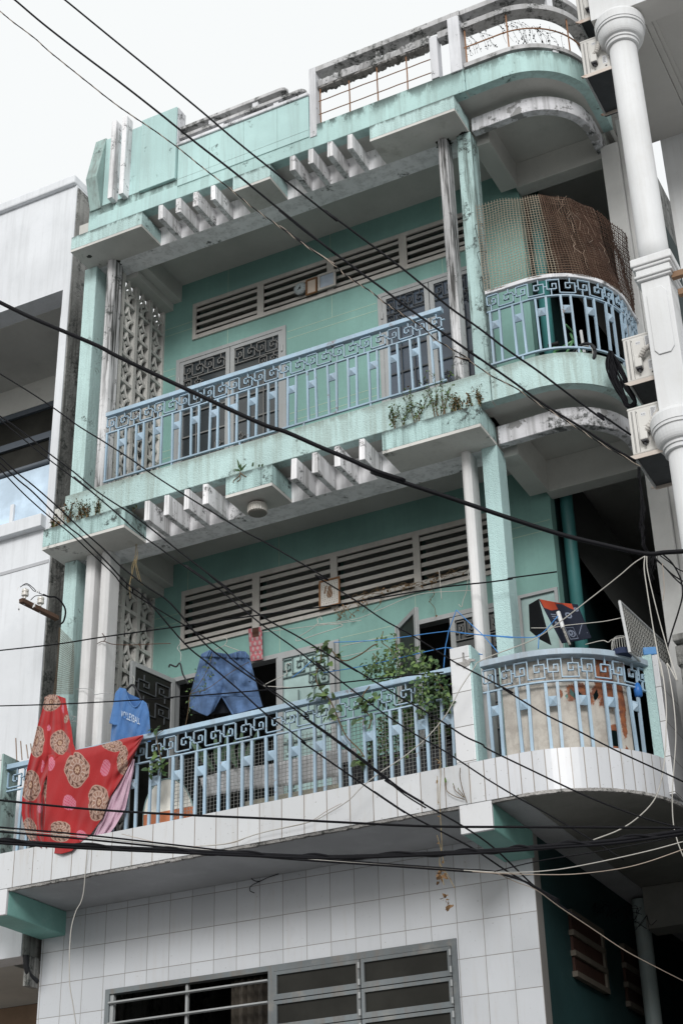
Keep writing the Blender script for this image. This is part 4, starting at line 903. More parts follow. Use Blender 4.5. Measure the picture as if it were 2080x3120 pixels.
m, _ = sheet('c2', [(0, 660, 88), (.1, 726, 58), (.3, 790, 79), (.55, 890, 93), (.8, 980, 66), (.92, 1030, 70), (1, 1060, 106)], [(0, 655, 118), (.3, 785, 120), (.55, 890, 128), (1, 1064, 128)], 90, 4, lambda s, t: yd(s, 0) - .010 + .008 * sin(s * 120)); m.build('waistband', den, SH, smooth=True, solid=.006)
m, _ = sheet('c2', [(0, 930, 300), (1, 1060, 270)], [(0, 942, 360), (1, 1072, 322)], 8, 4, lambda s, t: 11.243); m.build('pocket', cloth_mat('denim_pocket', (.09, .15, .28)), SH, solid=.005)
# ---- dark printed blanket over a line on the stair landing
BL = thing('printed_blanket', 'navy blanket with orange corner and pale printed shapes hung above the rusty curved sheet', 'blanket', pt('b8', 700, 350, 11.5))
def bl_col(s, t):
    if t < .26 and .02 < s and (t < .10 + .07 * sin(s * 9) or (s < .42 and t < .24 - .25 * abs(s - .2))) and s < .85: return (.36, .055, .025) if s < .4 or s > .62 else (.20, .03, .02)
    def ring(a, b, r, w): return abs(math.hypot(s - a, (t - b) * 1.1) - r) < w
    g = (.20, .23, .30)
    if ring(.62, .33, .07, .018) or ring(.9, .16, .05, .016) or ring(.44, .78, .05, .02) or ring(.16, .55, .035, .014): return g
    if .33 < s < .60 and .64 < t < .95 and (min(abs(s - .33), abs(s - .60), abs(t - .64), abs(t - .95)) < .02 or ring(.47, .80, .085, .016)): return g
    if abs((s * 1.2 + t) % .31 - .1) < .012 and .66 < s < .95 and .55 < t < .85: return g
    if .12 < s < .28 and .30 < t < .44 and int(t * 40) % 2: return g
    return (.014, .018, .032)
m, _ = sheet('b8', [(0, 552, 196), (.5, 690, 222), (1, 826, 234)], [(0, 716, 508), (.5, 820, 492), (1, 924, 470)], 100, 100, lambda s, t: 11.45 + .012 * sin(s * 8) + .05 * t)
o = m.build('printed_side', cloth_mat('printed_navy', weave=200, sheen=0.), BL, smooth=True, solid=.004); colour_mesh(o, [bl_col(i / 100, j / 100) for j in range(101) for i in range(101)])
m, _ = sheet('b8', [(0, 484, 236), (1, 552, 196)], [(0, 492, 420), (.4, 560, 480), (1, 642, 522)], 20, 30, lambda s, t: 11.55 - .10 * s); m.build('plain_side', cloth_mat('black_cloth', (.006, .006, .008), sheen=0.), BL, smooth=True, solid=.004)
# ---- rusty curved metal sheet behind the stair railing, with torn holes
g2 = curved(-4.27, -4.0, 11.995, .865); NU, NV = 220, 110
m = MB(); rows = [[(lambda q: (q.x, q.y, 5.872 + .80 * j / NV))(g2(.135 + 1.06 * i / NU)[0]) for i in range(NU + 1)] for j in range(NV + 1)]; m.grid(rows)
def hole(s, t):
    if abs(s - .835) < .037 and .085 < t < .25 - .03 * (abs(s - .835) / .037) ** 2: return True
    for (a, b, w, h, sl) in ((.535, .61, .020, .06, .25), (.605, .57, .016, .09, .35), (.715, .60, .022, .07, -.2), (.49, .585, .012, .03, 0)):
        if abs(t - b) < h and abs(s - a - sl * (b - t)) < w * (1 - abs(t - b) / h): return True
    return False
m.f = [f for k, f in enumerate(m.f) if not hole((k % NU + .5) / NU, (k // NU + .5) / NV)]
t = NT('rusted_enamel'); u = t.new('ShaderNodeVertexColor'); u.layer_name = 'Col'; sp = t.new('ShaderNodeSeparateColor'); t.link(u.outputs[0], sp.inputs[0])
base = t.mix(t.ramp(t.noise(7, 7, .7), .42, .66), (.46, .43, .385), (.33, .30, .265))
base = t.mix(t.math('MULTIPLY', t.ramp(t.noise(1, 5, .7, t.scaled((14, 14, 2.5))), .5, .66), .5), base, (.30, .27, .24))
rm = t.ramp(t.math('ADD', sp.outputs[0], t.math('MULTIPLY', t.math('SUBTRACT', t.noise(9, 7, .72), .5), 1.5)), .42, .62)
base = t.mix(rm, base, t.mix(t.ramp(t.noise(14, 5, .7), .4, .65), (.26, .085, .03), (.12, .04, .022))); t.link(base, t.b.inputs['Base Color'])
t.link(t.bump(rm, .4, .004, t.bump(t.noise(30, 4, .7), .3, .01)), t.b.inputs['Normal']); t.b.inputs['Roughness'].default_value = .7
o = m.build('metal_sheet', t.m, None, smooth=True, solid=.004)
def rustw(s, t_):
    v = 0.
    for (a, b, w, h) in ((.80, .80, .085, .36), (.60, .62, .13, .14), (.835, .27, .05, .05), (.835, .07, .05, .03), (.72, .63, .06, .08), (.93, .5, .035, .5), (.44, .62, .03, .06), (.5, .0, .02, .02)): v = max(v, 1.15 - math.hypot((s - a) / w, (t_ - b) / h) * .75)
    return max(0, min(1, v))
colour_mesh(o, [(rustw((k % (NU + 1)) / NU, (k // (NU + 1)) / NV),) * 3 for k in range((NU + 1) * (NV + 1))]); single(o, 'rusty torn pale metal sheet bent round behind the curved railing', 'metal sheet')
MB().strip([(lambda q: (q.x, q.y))(g2(.1 + 1.5 * i / 30)[0] * 1.) for i in range(31)], 6.716, 6.73, .07).build('rust_strip', M['rust'], bpy.data.objects['metal_sheet'])
# ---- wire mesh above the curved railing
topm = spline([(-4.0, 11.10, 11.40), (-3.79, 11.13, 11.40), (-3.61, 11.18, 11.40), (-3.45, 11.25, 11.40), (-3.32, 11.34, 11.40), (-3.19, 11.47, 11.40), (-3.08, 11.62, 11.40), (-2.98, 11.82, 11.39), (-2.91, 12.05, 11.38), (-2.88, 12.3, 11.37)], 10)
M['palewire'] = paint('tan_wire', (.44, .38, .30), bump=.2, rough=.7, var=.2, dirt=.6, dcol=(.30, .19, .12))
WM = thing('wire_mesh', 'rusty wire mesh screen standing on the curved top railing', 'wire mesh', (-3.4, 11.2, 10.38))
f3m = curved(-3.985, -3.62, 11.84, .735)
def meshpt(s, t, out=0.):
    p, ta, n = f3m(2.0 * s); q = topm[min(len(topm) - 1, int(s * (len(topm) - 1) + .5))]; k = s * (len(topm) - 1); i = min(int(k), len(topm) - 2); q = topm[i].lerp(topm[i + 1], k - i)
    return Vector((p.x, p.y, 10.36)).lerp(q, t) + n * (out + .012 * sin(s * 31 + t * 4) + .006 * sin(s * 13 - t * 17))
def mesh_layer(s0, s1, nu, nv, r, mat, out=0., ph=0., jit=.0, seed=1):
    m = MB(); rng = random.Random(seed)
    for i in range(nu + 1):
        s = s0 + (s1 - s0) * i / nu; j = rng.uniform(-jit, jit); m.tube([meshpt(max(0, min(1, s + j * sin(k * .9))), min(1, k / 14 + ph * 0), out + rng.uniform(-.002, .002)) for k in range(15)], r, 3, False)
    for k in range(nv + 1):
        m.tube([meshpt(s0 + (s1 - s0) * i / 40, (k + ph) / (nv + 1) , out + rng.uniform(-.002, .002)) for i in range(41)], r, 3, False)
    m.build('mesh_panel', mat, WM)
mesh_layer(.0, .36, 23, 35, .0030, M['palewire'], 0., .0, .0, 11); mesh_layer(.36, .71, 23, 35, .0027, M['rustwire'], 0.); mesh_layer(.70, 1., 20, 35, .0025, M['rustdark'], 0., .0, .0, 9)
mesh_layer(.35, .545, 15, 36, .003, M['rust'], .012, .45, .004, 2)
mesh_layer(.535, .70, 34, 70, .0033, M['rustdark'], -.01, .3, .003, 3); mesh_layer(.54, .70, 20, 36, .0032, M['rustdark'], .012, .6, .006, 4); mesh_layer(.70, 1., 10, 17, .0026, M['rustdark'], .004, .5, .0, 5)
m = MB(); rng = random.Random(8)
for k in range(10):
    s = rng.uniform(.45, .70); t0 = rng.uniform(.1, .8); P = [meshpt(s + rng.uniform(-.02, .02), t0 + .06 * i, .02) for i in range(5)]; m.tube(spline(P, 3), .0022, 3, False)
m.build('loose_wires', M['rustwire'], WM)
m = MB()
for tt in (.18, .5, .82): m.tube(spline([Vector((-4.09, 11.34, 10.36 + 1.03 * tt)), Vector((-4.06, 11.2, 10.40 + 1.03 * tt)), meshpt(.02, tt - .05)], 5), .0028, 4)
m.build('tie_wire', M['cable'], WM)
m = MB(); zz = [5.88 + .033 * k for k in range(18)]
for i in range(78): m.tube([(-7.22 + .0335 * i + .003 * sin(i * 2.1), 11.118, 5.87), (-7.22 + .0335 * i + .004 * sin(i * 1.3), 11.125, 6.46)], .0024, 3, False)
for z in zz: m.tube([(-7.23 + 2.62 * i / 20, 11.122 + .002 * sin(i + z * 40), z + .004 * sin(i * .9 + z * 9)) for i in range(21)], .0024, 3, False)
single(m.build('wire_mesh', M['wire'], None), 'grey wire mesh fixed along the inside of the long second floor railing', 'wire mesh')
# ---- wall hung things
def rect_at(reg, corners, Y): return [pt(reg, a, b, Y) for a, b in corners]
def framed(name, label, cat, x0, x1, z0, z1, fm, pm, lean=.03, w=.018, Y=12.345):
    m = MB(); o = thing(name, label, cat, ((x0 + x1) / 2, Y, z0)); n = Vector((0, -1, lean)).normalized()
    def q(x, z, d): return Vector((x, Y + (z1 - z) * -lean, z)) + n * d
    for (a, b, c, d) in ((x0, x1, z1 - w, z1), (x0, x1, z0, z0 + w), (x0, x0 + w, z0 + w, z1 - w), (x1 - w, x1, z0 + w, z1 - w)):
        m.add([q(a, c, 0), q(b, c, 0), q(b, d, 0), q(a, d, 0), q(a, c, .018), q(b, c, .018), q(b, d, .018), q(a, d, .018)], [(0, 3, 2, 1), (4, 5, 6, 7), (0, 1, 5, 4), (1, 2, 6, 5), (2, 3, 7, 6), (3, 0, 4, 7)])
    m.build('frame', fm, o, .003); a, b, c, d = x0 + w * .8, x1 - w * .8, z0 + w * .8, z1 - w * .8
    r = MB(); nu = 40; r.grid([[q(a + (b - a) * i / nu, c + (d - c) * k / nu, .006) for i in range(nu + 1)] for k in range(nu + 1)]); pic = r.build('picture', pm, o); return o, pic
t = NT('octagon_clock'); CK = thing('wall_clock', 'small grey octagonal clock resting on the upper louvred vent', 'clock', (-6.56, 12.33, 12.17))
P = [(-6.556 + .083 * cos(R_(22.5 + 45 * k)), 12.325, 12.165 + .083 * sin(R_(22.5 + 45 * k))) for k in range(8)]
MB().prism(P, (0, .03, 0)).build('case', paint('grey_plastic', (.26, .28, .29), bump=.05, rough=.4), CK, .006)
MB().lathe((-6.556, 12.323, 12.165), [(.062, 0), (.062, .002), (.0, .002)], 28, 'Y').build('dial', paint('pale_dial', (.36, .41, .42), bump=.02), CK)
m = MB(); m.obox((-6.55, 12.319, 12.18), (.004, 0, .018), (0, .001, 0), (.003, 0, -.001)); m.obox((-6.568, 12.319, 12.155), (.016, 0, .011), (0, .001, 0), (-.002, 0, .003)); m.lathe((-6.556, 12.318, 12.165), [(.014, 0), (.012, .003)], 12, 'Y')
for k in range(12): m.obox((-6.556 + .052 * sin(k * pi / 6), 12.3205, 12.165 + .052 * cos(k * pi / 6)), (.005 * sin(k * pi / 6), 0, .005 * cos(k * pi / 6)), (0, .0008, 0), (.0014 * cos(k * pi / 6), 0, -.0014 * sin(k * pi / 6)))
m.build('hands', M['ink'], CK)
framed('picture_frame', 'small brown framed blank picture between the clock and the pale mirror', 'picture frame', -6.485, -6.345, 12.035, 12.25, M['wood'], paint('faded_paper', (.52, .44, .37), bump=.02, dirt=.15))
framed('mirror', 'pale framed square mirror hanging on the upper louvred vent', 'mirror', -6.335, -6.115, 12.045, 12.265, M['trim'], M['mirror'], w=.027)
pc = NT('framed_print'); a = pc.new('ShaderNodeVertexColor'); a.layer_name = 'Col'; pc.link(a.outputs[0], pc.b.inputs['Base Color']); pc.b.inputs['Roughness'].default_value = .35
PF, pic = framed('picture_frame', 'framed pale print with a brown figure shape, hung on the lower louvred vent', 'picture frame', -6.395, -6.165, 8.225, 8.53, M['wood'], pc.m, w=.016)
def print_col(s, t):
    if min(s, 1 - s) < .08 or min(t, 1 - t) < .07: return (.62, .62, .60) if min(s, 1 - s, t, 1 - t) > .03 else (.5, .45, .4)
    d = math.hypot((s - .5) / .16, (t - .48) / .18); e = math.hypot((s - .5) / .10, (t - .70) / .10)
    if d < 1 or e < 1 or (abs(s - .28 - .3 * (t - .7)) < .05 and .5 < t < .82): return (.17, .10, .06) if sin(s * 40 + t * 31) > -.6 else (.35, .25, .18)
    return (.24, .21, .18) if sin(s * 47 + 3 * sin(t * 21)) * sin(t * 39) > .55 else (.60, .58, .54)
colour_mesh(pic, [print_col(i / 40, k / 40) for k in range(41) for i in range(41)])
m, pp = sheet('b6', [(0, 752, 752), (1, 850, 735)], [(0, 768, 988), (1, 858, 972)], 16, 40, lambda s, t: 12.33 - .012 * abs(sin(t * 16)) * (1 - (2 * s - 1) ** 4))
o = m.build('hanging_pouch', cloth_mat('pouch_print'), None, smooth=True, solid=.006); colour_mesh(o, [((.42, .13, .15) if sin(i * 1.1) * sin(k * .55 + .4) > -.25 else (.40, .33, .33)) if not (k < 12 and 4 < i < 13) else (.07, .03, .02) for k in range(41) for i in range(17)])
single(o, 'pink and red quilted pouch hanging under the lower louvred vent', 'pouch')
# ---- cut glass ceiling lamp under the middle planter box
lc = onz(px('A', 378, 665), 8.888); LP = thing('ceiling_lamp', 'ribbed white glass ceiling lamp under the planter box over the lower balcony', 'lamp', (lc.x, lc.y, 8.888))
m = MB(); n = 48; rows = []
for (r_, h, rib) in ((.062, -.012, 0), (.088, -.018, .02), (.094, -.045, .05), (.094, -.085, .05), (.090, -.100, .09), (.074, -.112, .02), (.0005, -.118, 0)): rows.append([(lc.x + r_ * (1 + rib * (k % 2) - rib / 2) * cos(2 * pi * k / n), lc.y + r_ * (1 + rib * (k % 2) - rib / 2) * sin(2 * pi * k / n), 8.888 + h) for k in range(n + 1)])
m.grid(rows[:5]).build('shade', M['porcelain'], LP); MB().grid(rows[4:]).build('glass_base', paint('dusty_glass', (.20, .19, .17), bump=.6, bscale=50, rough=.4, dirt=.5, dcol=(.1, .09, .07)), LP)
MB().lathe((lc.x, lc.y, 8.888), [(.066, -.02), (.070, 0)], 24).build('base_ring', M['rust'], LP)
# ---- insulator bracket on the left party wall
IB = thing('insulator_bracket', 'rusty bracket with two white insulators sticking out beside the left mint column', 'bracket', (-8.85, 11.3, 8.2))
A_, B_ = pt('b5', 185, 985, 10.95), pt('b5', 505, 1145, 11.42); d_ = (B_ - A_); up = Vector((0, 0, 1)); sd_ = d_.cross(up).normalized()
m = MB(); m.obox((A_ + B_) / 2 - up * .02, d_ / 2, sd_ * .028, up * .022); m.build('arm', paint('flaking_rusty_arm', (.085, .05, .035), bump=.6, rough=.85, var=.4, dirt=.6, dcol=(.17, .075, .04)), IB, .004)
for k, (a, b) in enumerate(((226, 905), (356, 975))):
    c = A_ + d_ * (.1 + .42 * k) + up * .02
    ins = MB().lathe(c, [(.012, 0), (.012, .025), (.034, .028), (.036, .052), (.026, .056), (.026, .066), (.034, .070), (.033, .092), (.018, .10)], 20).build('insulator', M['porcelain'], IB, smooth=False)
    MB().lathe(c, [(.008, -.07), (.008, .11), (.0, .112)], 8).build('pin', M['steel'], ins)
m = MB(); m.tube(spline([pt('b5', a, b, 10.95 + .25 * k / 6) for k, (a, b) in enumerate([(380, 950), (430, 970), (490, 975), (545, 1025), (575, 1095), (560, 1180), (528, 1212)])], 8), .009, 7)
for P in ([(180, 885), (235, 855), (290, 890), (330, 930), (385, 955), (430, 968)], [(270, 1000), (310, 965), (360, 960), (400, 962)], [(200, 870), (250, 870), (300, 920), (350, 930)]): m.tube(spline([pt('b5', a, b, 10.96) for a, b in P], 6), .004, 5)
m.build('service_wire', M['cable'], IB)
m = MB(); rng = random.Random(4)
for k in range(16):
    c = pt('b5', rng.choice([170, 300, 330]) + rng.uniform(-25, 25), rng.choice([1060, 1100, 910]) + rng.uniform(-40, 40), 10.94); m.add([c + Vector((rng.uniform(-.02, .02), 0, rng.uniform(-.03, .03))) for _ in range(3)], [(0, 1, 2)])
m.build('plastic_scraps', M['whiteplastic'], IB)
# ---- black cable coil hung on the end of the curved railing
CC = MB(); rng = random.Random(11)
for k in range(26):
    j = lambda s=14: rng.uniform(-s, s); w = rng.uniform(0, 1)
    P = [(215 + j(8), 428 + j(8)), (178 + 70 * w + j(), 540 + j()), (200 + 95 * w + j(), 690 + j()), (270 + 90 * w + j(), 850 + j()), (360 + 60 * w + j(), 990 + j()), (440 + j(20), 1085 + j(20)), (520 + j(20), 1050 + j(25)), (470 - 60 * w + j(), 880 + j()), (400 - 90 * w + j(), 700 + j()), (320 - 70 * w + j(), 560 + j()), (250 + j(10), 450 + j(8)), (215, 428)]
    CC.tube(spline([pt('a8', a, b, 11.20 + rng.uniform(-.03, .03)) for a, b in P], 6), .0058, 5)
single(CC.build('cable_coil', M['cable'], None, smooth=True), 'thick coil of black cable hanging at the end of the curved upper railing', 'cable coil')
# ---- things on the landings
BK = thing('bicycle', 'small bicycle with green mudguard and dark saddle parked behind the curved upper railing', 'bicycle', (-3.45, 11.6, 9.40))
def torus(c, R, r, n=28, k=8, a0=0, a1=360, ax=Vector((1, 0, 0))): return [Vector(c) + ax * (R * cos(R_(a0 + (a1 - a0) * i / n))) + Vector((0, 0, R * sin(R_(a0 + (a1 - a0) * i / n)))) for i in range(n + 1)]
ax = Vector((.97, -.2, 0)).normalized(); cA = Vector((-3.63, 11.42, 9.53)); cB = cA + ax * .44
for c in (cA, cB):
    w = MB(); w.tube(torus(c, .118, 0, ax=ax), .016, 8); w = w.build('wheel', M['blackplastic'], BK, smooth=True)
    q = MB(); q.tube(torus(c, .098, 0, ax=ax), .006, 6)
    for i in range(10): q.tube([c, c + ax * .098 * cos(i * pi / 5) + Vector((0, 0, .098 * sin(i * pi / 5)))], .0015, 3)
    q.build('rim', M['wire'], w)
green = paint('green_paint', (.10, .26, .11), bump=.05, rough=.35, spec=.5)
m = MB(); m.tube(torus(cA, .14, 0, 14, 8, 20, 160, ax), .014, 6); m.build('mudguard', green, BK, smooth=True)
m = MB(); z_ = Vector((0, 0, 1)); bb = cA + ax * .2 + z_ * .02; st = cA + ax * .16 + z_ * .17; hd = cA + ax * .36 + z_ * .2
for P in ([cA, st], [cA, bb], [bb, st], [bb, hd], [st, hd], [hd, cB], [hd, hd + z_ * .09 - ax * .02], [st, st + z_ * .07]): m.tube(P, .011, 8)
m.tube(spline([hd + z_ * .09 - ax * .02 + Vector((0, -.12, .02)), hd + z_ * .1, hd + z_ * .09 + Vector((0, .12, .02))]), .008, 6); m.build('frame', green, BK, smooth=True)
m = MB(); m.grid([[st + z_ * (.075 + .02 * cos(v) ) + ax * (u * .1 - .05) + Vector((0, .045 * (1 - .6 * u) * sin(v), 0)) for v in [pi * 2 * k / 10 for k in range(11)]] for u in (0, .2, .5, .8, 1)]); m.build('saddle', M['blackplastic'], BK, smooth=True)
single(MB().tube([pt('a7', 895, 545, 11.5), pt('a7', 925, 740, 11.5)], .014, 10).build('plastic_pipe', M['whiteplastic'], None), 'short white pipe standing on the upper landing beside the bicycle', 'pipe')
PO = thing('taped_pole', 'white plastic pole leaning over the rusty curved sheet with loose tape', 'pole', pt('b8', 770, 520, 11.3))
MB().tube([pt('b8', 690, 288, 11.38), pt('b8', 724, 400, 11.36)], .017, 10).build('pipe', M['whiteplastic'], PO); m = MB(); rng = random.Random(2)
m.tube([pt('b8', 724, 400, 11.36), pt('b8', 772, 520, 11.33)], .011, 8); m.build('taped_end', paint('striped_tape', (.45, .43, .40), bump=.3, mold=1.2, mscale=20), PO)
GP = thing('grid_screen', 'white framed wire grid screen standing at the right end of the curved railing', 'grid screen', (-3.1, 11.3, 6.73))
TL, BLc, TR = pt('b8', 1120, 212, 11.25), pt('b8', 1192, 570, 11.36), Vector((-3.08, 12.85, 7.17)); BR = Vector((-3.08, 12.95, 6.75))
m = MB(); m.tube([TL, BLc], .012, 8); m.build('upright', M['whiteplastic'], GP); m = MB(); m.tube([TL, TR], .011, 8); m.tube([BLc, BR], .009, 8); m.build('top_bar', M['steel'], GP)
m = MB()
for i in range(1, 34): k = i / 34; m.tube([TL.lerp(TR, k), BLc.lerp(BR, k)], .0034, 4)
for i in range(1, 9): k = i / 9; m.tube([TL.lerp(BLc, k), TR.lerp(BR, k)], .0034, 4)
m.build('wire_grid', M['wire'], GP)
c = pt('b8', 1130, 520, 11.45); BC = thing('bird_cage', 'domed dark wire cage resting behind the curved railing beside the grid screen', 'cage', c)
m = MB()
for k in range(22): a = 2 * pi * k / 22; m.tube([c + Vector((.075 * cos(a) * q, .075 * sin(a) * q, h)) for q, h in ((1, -.10), (1, .0), (.9, .035), (.6, .065), (.1, .08))], .0024, 4)
m.build('wires', M['wire'], BC); m = MB(); m.lathe(c, [(.079, -.10), (.079, -.05), (.074, -.05)], 20); m.build('tray', paint('navy_plastic', (.02, .03, .07), bump=.05), BC)
# blue box and clutter at the end of the stair balcony
m = MB(); rng = random.Random(21); c = pt('c4', 1330, 70, 11.80); m.obox(c, (.05, .02, 0), (-.02, .05, 0), (0, 0, .035)); single(m.build('plastic_crate', paint('blue_plastic', (.10, .25, .50), bump=.2, dirt=.3, dcol=(.4, .45, .5)), None, .008), 'faded blue plastic crate on top of the mint end pillar', 'crate')
c = pt('c4', 1250, 330, 11.6); single(MB().lathe(c, [(.015, -.06), (.032, -.05), (.036, .01), (.022, .05), (.01, .065)], 16).build('bucket', paint('blue_bucket', (.03, .14, .42), bump=.05, rough=.35), None, smooth=True), 'blue plastic container behind the right end of the curved railing', 'container')
# ---- things on the long second floor balcony
m = MB(); TP = [(640, 1150), (740, 1120), (850, 1085), (1000, 1062), (1100, 1050), (1200, 1035), (1290, 1020)]; BT = [(690, 1312), (800, 1290), (900, 1275), (1000, 1255), (1100, 1240), (1200, 1235), (1300, 1225)]
TP2 = [px('c2', a, b) for a, b in TP] + [px('c3', a, b) for a, b in ((20, 888), (200, 842), (400, 800), (600, 782))]; BT2 = [px('c2', a, b) for a, b in BT] + [px('c3', a, b) for a, b in ((20, 1072), (200, 1048), (400, 1000), (600, 985))]
P = []; n = len(TP2)
for j in range(7):
    row = []
    for i in range(121):
        k = i / 120 * (n - 1); a = min(int(k), n - 2); f = k - a; x = TP2[a][0] + (TP2[a + 1][0] - TP2[a][0]) * f; y = TP2[a][1] + (TP2[a + 1][1] - TP2[a][1]) * f; x2 = BT2[a][0] + (BT2[a + 1][0] - BT2[a][0]) * f; y2 = BT2[a][1] + (BT2[a + 1][1] - BT2[a][1]) * f
        row.append(at(x + (x2 - x) * j / 6, y + (y2 - y) * j / 6, 11.42 + .016 * sin(i * .62) + .006 * sin(i * 1.9 + j)))
    P.append(row)
single(m.grid(P).build('corrugated_sheet', paint('white_corrugated', (.56, .56, .57), bump=.2, dirt=.5, dcol=(.38, .36, .34), streak=.3, scol=(.3, .3, .3)), None, smooth=True, solid=.004), 'bent off white corrugated sheet lying behind the railing wire mesh', 'sheet')
m = MB(); m.box(-6.62, -5.55, 11.30, 11.55, 5.811, 6.03); single(m.build('trough', paint('mossy_trough', (.36, .34, .28), bump=.5, streak=.5, scol=(.15, .14, .10), mold=.3), None, .012), 'low mossy concrete trough behind the wire mesh below the corrugated sheet', 'trough')
m = MB(); rng = random.Random(5); TK = thing('planter_tub', 'long black plastic tub holding the bushy green plant behind the railing', 'planter', (-5.1, 11.3, 5.82))
m.prism([(-5.62, 11.22, 5.815), (-4.62, 11.22, 5.815), (-4.60, 11.20, 6.13), (-5.64, 11.20, 6.13)], (0, .24, 0)); m.build('tub', M['blackplastic'], TK, .02); box('rim', M['blackplastic'], TK, -5.66, -4.58, 11.19, 11.46, 6.131, 6.155); box('soil', M['soil'], TK, -5.6, -4.62, 11.21, 11.43, 6.10, 6.16, 0)
# mirror-like arched panel leaning behind the left part of the railing
AP = thing('arched_mirror', 'pale round topped mirror leaning behind the railing beside the red cloth', 'mirror', pt('c2', 380, 1500, 11.3))
P = [pt('c2', a, b, 11.30) for a, b in [(160, 1560), (162, 1440), (185, 1340), (235, 1240), (300, 1175), (375, 1155), (440, 1168), (510, 1225), (555, 1310), (580, 1390), (592, 1490)]]; P = P[:1] + spline(P[1:], 4)
cP = sum(P, Vector()) / len(P); m = MB(); m.prism(P, (0, .012, 0)); m.build('glass', paint('pale_mirror', (.86, .84, .77), bump=.0, rough=.25, var=.02, bands=((5.0, 5.99, 0),)), AP)  # bright sky reflection put into the pale base colour
m = MB(); Q = [pt('c2', a, b, 11.294) for a, b in [(160, 1560), (161, 1465), (300, 1440), (450, 1412), (588, 1390), (592, 1490)]]; m.prism(Q, (0, .005, 0)); m.build('orange_reflection', paint('painted_orange_reflection', (.55, .20, .10), bump=.05, var=.15), AP)  # reflection of an unbuilt orange building, painted as a flat strip
m = MB(); m.tube(P, .007, 6); m.build('rim', M['glassgreen'], AP)
# ---- planting
def leaf_mb(m, c, d, n, L, w, bend=.25):
    """pointed oval leaf: base c, direction d, normal n"""
    d = d.normalized(); s = d.cross(n)
    if s.length < 1e-4: s = d.orthogonal()
    s.normalize(); n = s.cross(d).normalized()
    P = [c, c + d * L * .3 + s * w * .5 + n * L * .06, c + d * L * .7 + s * w * .38 - n * L * bend * .3, c + d * L - n * L * bend, c + d * L * .7 - s * w * .38 - n * L * bend * .3, c + d * L * .3 - s * w * .5 + n * L * .06, c + d * L * .35 - n * L * .04, c + d * L * .72 - n * L * bend * .4]
    m.add(P, [(0, 1, 6), (1, 2, 7, 6), (2, 3, 7), (0, 6, 5), (6, 7, 4, 5), (7, 3, 4)])
def rv(rng, s=1.): return Vector((rng.uniform(-s, s), rng.uniform(-s, s), rng.uniform(-s, s)))
def bush(name, label, cat, blobs, stems, seed, L=(.035, .06), stemr=.004, group=None, mats=('leaf', 'leafd', 'leaflight')):
    rng = random.Random(seed); base = stems[0][0]; B = thing(name, label, cat, base, group); ms = [MB(), MB(), MB()]
    for (reg, a, b, ra, rb, n, Y, dY) in blobs:
        for _ in range(n):
            while True:
                u, v = rng.uniform(-1, 1), rng.uniform(-1, 1)
                if u * u + v * v < 1: break
            c = pt(reg, a + u * ra, b + v * rb, Y + rng.uniform(-dY, dY)); d = Vector((rng.uniform(-.8, .8), rng.uniform(-.8, .1), rng.uniform(-1, .35))); n_ = Vector((rng.uniform(-.6, .6), -1, rng.uniform(.1, 1.2))); l = rng.uniform(*L)
            leaf_mb(ms[rng.choices((0, 1, 2), (6, 2, 2))[0]], c, d, n_, l, l * rng.uniform(.5, .72))
    for m, k in zip(ms, mats):
        if m.f: m.build('foliage', M[k], B)
    s = MB()
    for P in stems: s.tube(spline(P, 5), stemr, 5)
    s.build('stem', M['stem'], B); return B
g = lambda reg, Y, P: [pt(reg, a, b, Y) for a, b in P]
bush('bushy_plant', 'bushy green climbing plant spilling over the railing left of the white tiled pillar', 'plant',
     [('c3', 930, 130, 215, 110, 270, 11.22, .12), ('c3', 800, 225, 150, 85, 150, 11.18, .1), ('c3', 1120, 170, 95, 95, 100, 11.16, .09), ('c3', 1160, 320, 135, 100, 200, 11.0, .05), ('c3', 1110, 430, 75, 90, 60, 11.0, .05), ('c3', 960, 60, 90, 55, 40, 11.25, .1), ('c3', 800, -20, 60, 60, 14, 11.2, .03), ('c3', 885, -20, 30, 60, 14, 11.2, .03), ('c3', 1280, 440, 40, 60, 18, 11.0, .03), ('c3', 700, 200, 60, 90, 22, 11.1, .05), ('c3', 830, 610, 75, 130, 100, 11.2, .06), ('c3', 980, 560, 110, 150, 260, 11.24, .06), ('c3', 900, 420, 190, 90, 60, 11.22, .06), ('c3', 880, 780, 220, 120, 300, 11.25, .06), ('c3', 1220, 560, 90, 190, 200, 11.24, .06), ('c3', 740, 840, 130, 60, 50, 11.2, .05)],
     [g('c3', 11.28, [(900, 870), (890, 600), (900, 350), (930, 150)]), g('c3', 11.28, [(1000, 870), (1010, 600), (1050, 350), (1100, 200)]), g('c3', 11.25, [(820, 870), (800, 500), (780, 250)]), g('c3', 11.28, [(1100, 860), (1130, 500), (1160, 330)]), g('c3', 11.2, [(760, 160), (735, 90), (725, 75)]), g('c3', 11.0, [(1180, 250), (1240, 330), (1290, 400), (1300, 470)]), g('c3', 11.2, [(880, 120), (850, 40), (790, -10), (800, -90)]), g('c3', 11.2, [(880, 120), (900, 20), (880, -60)])], 31, L=(.024, .055))
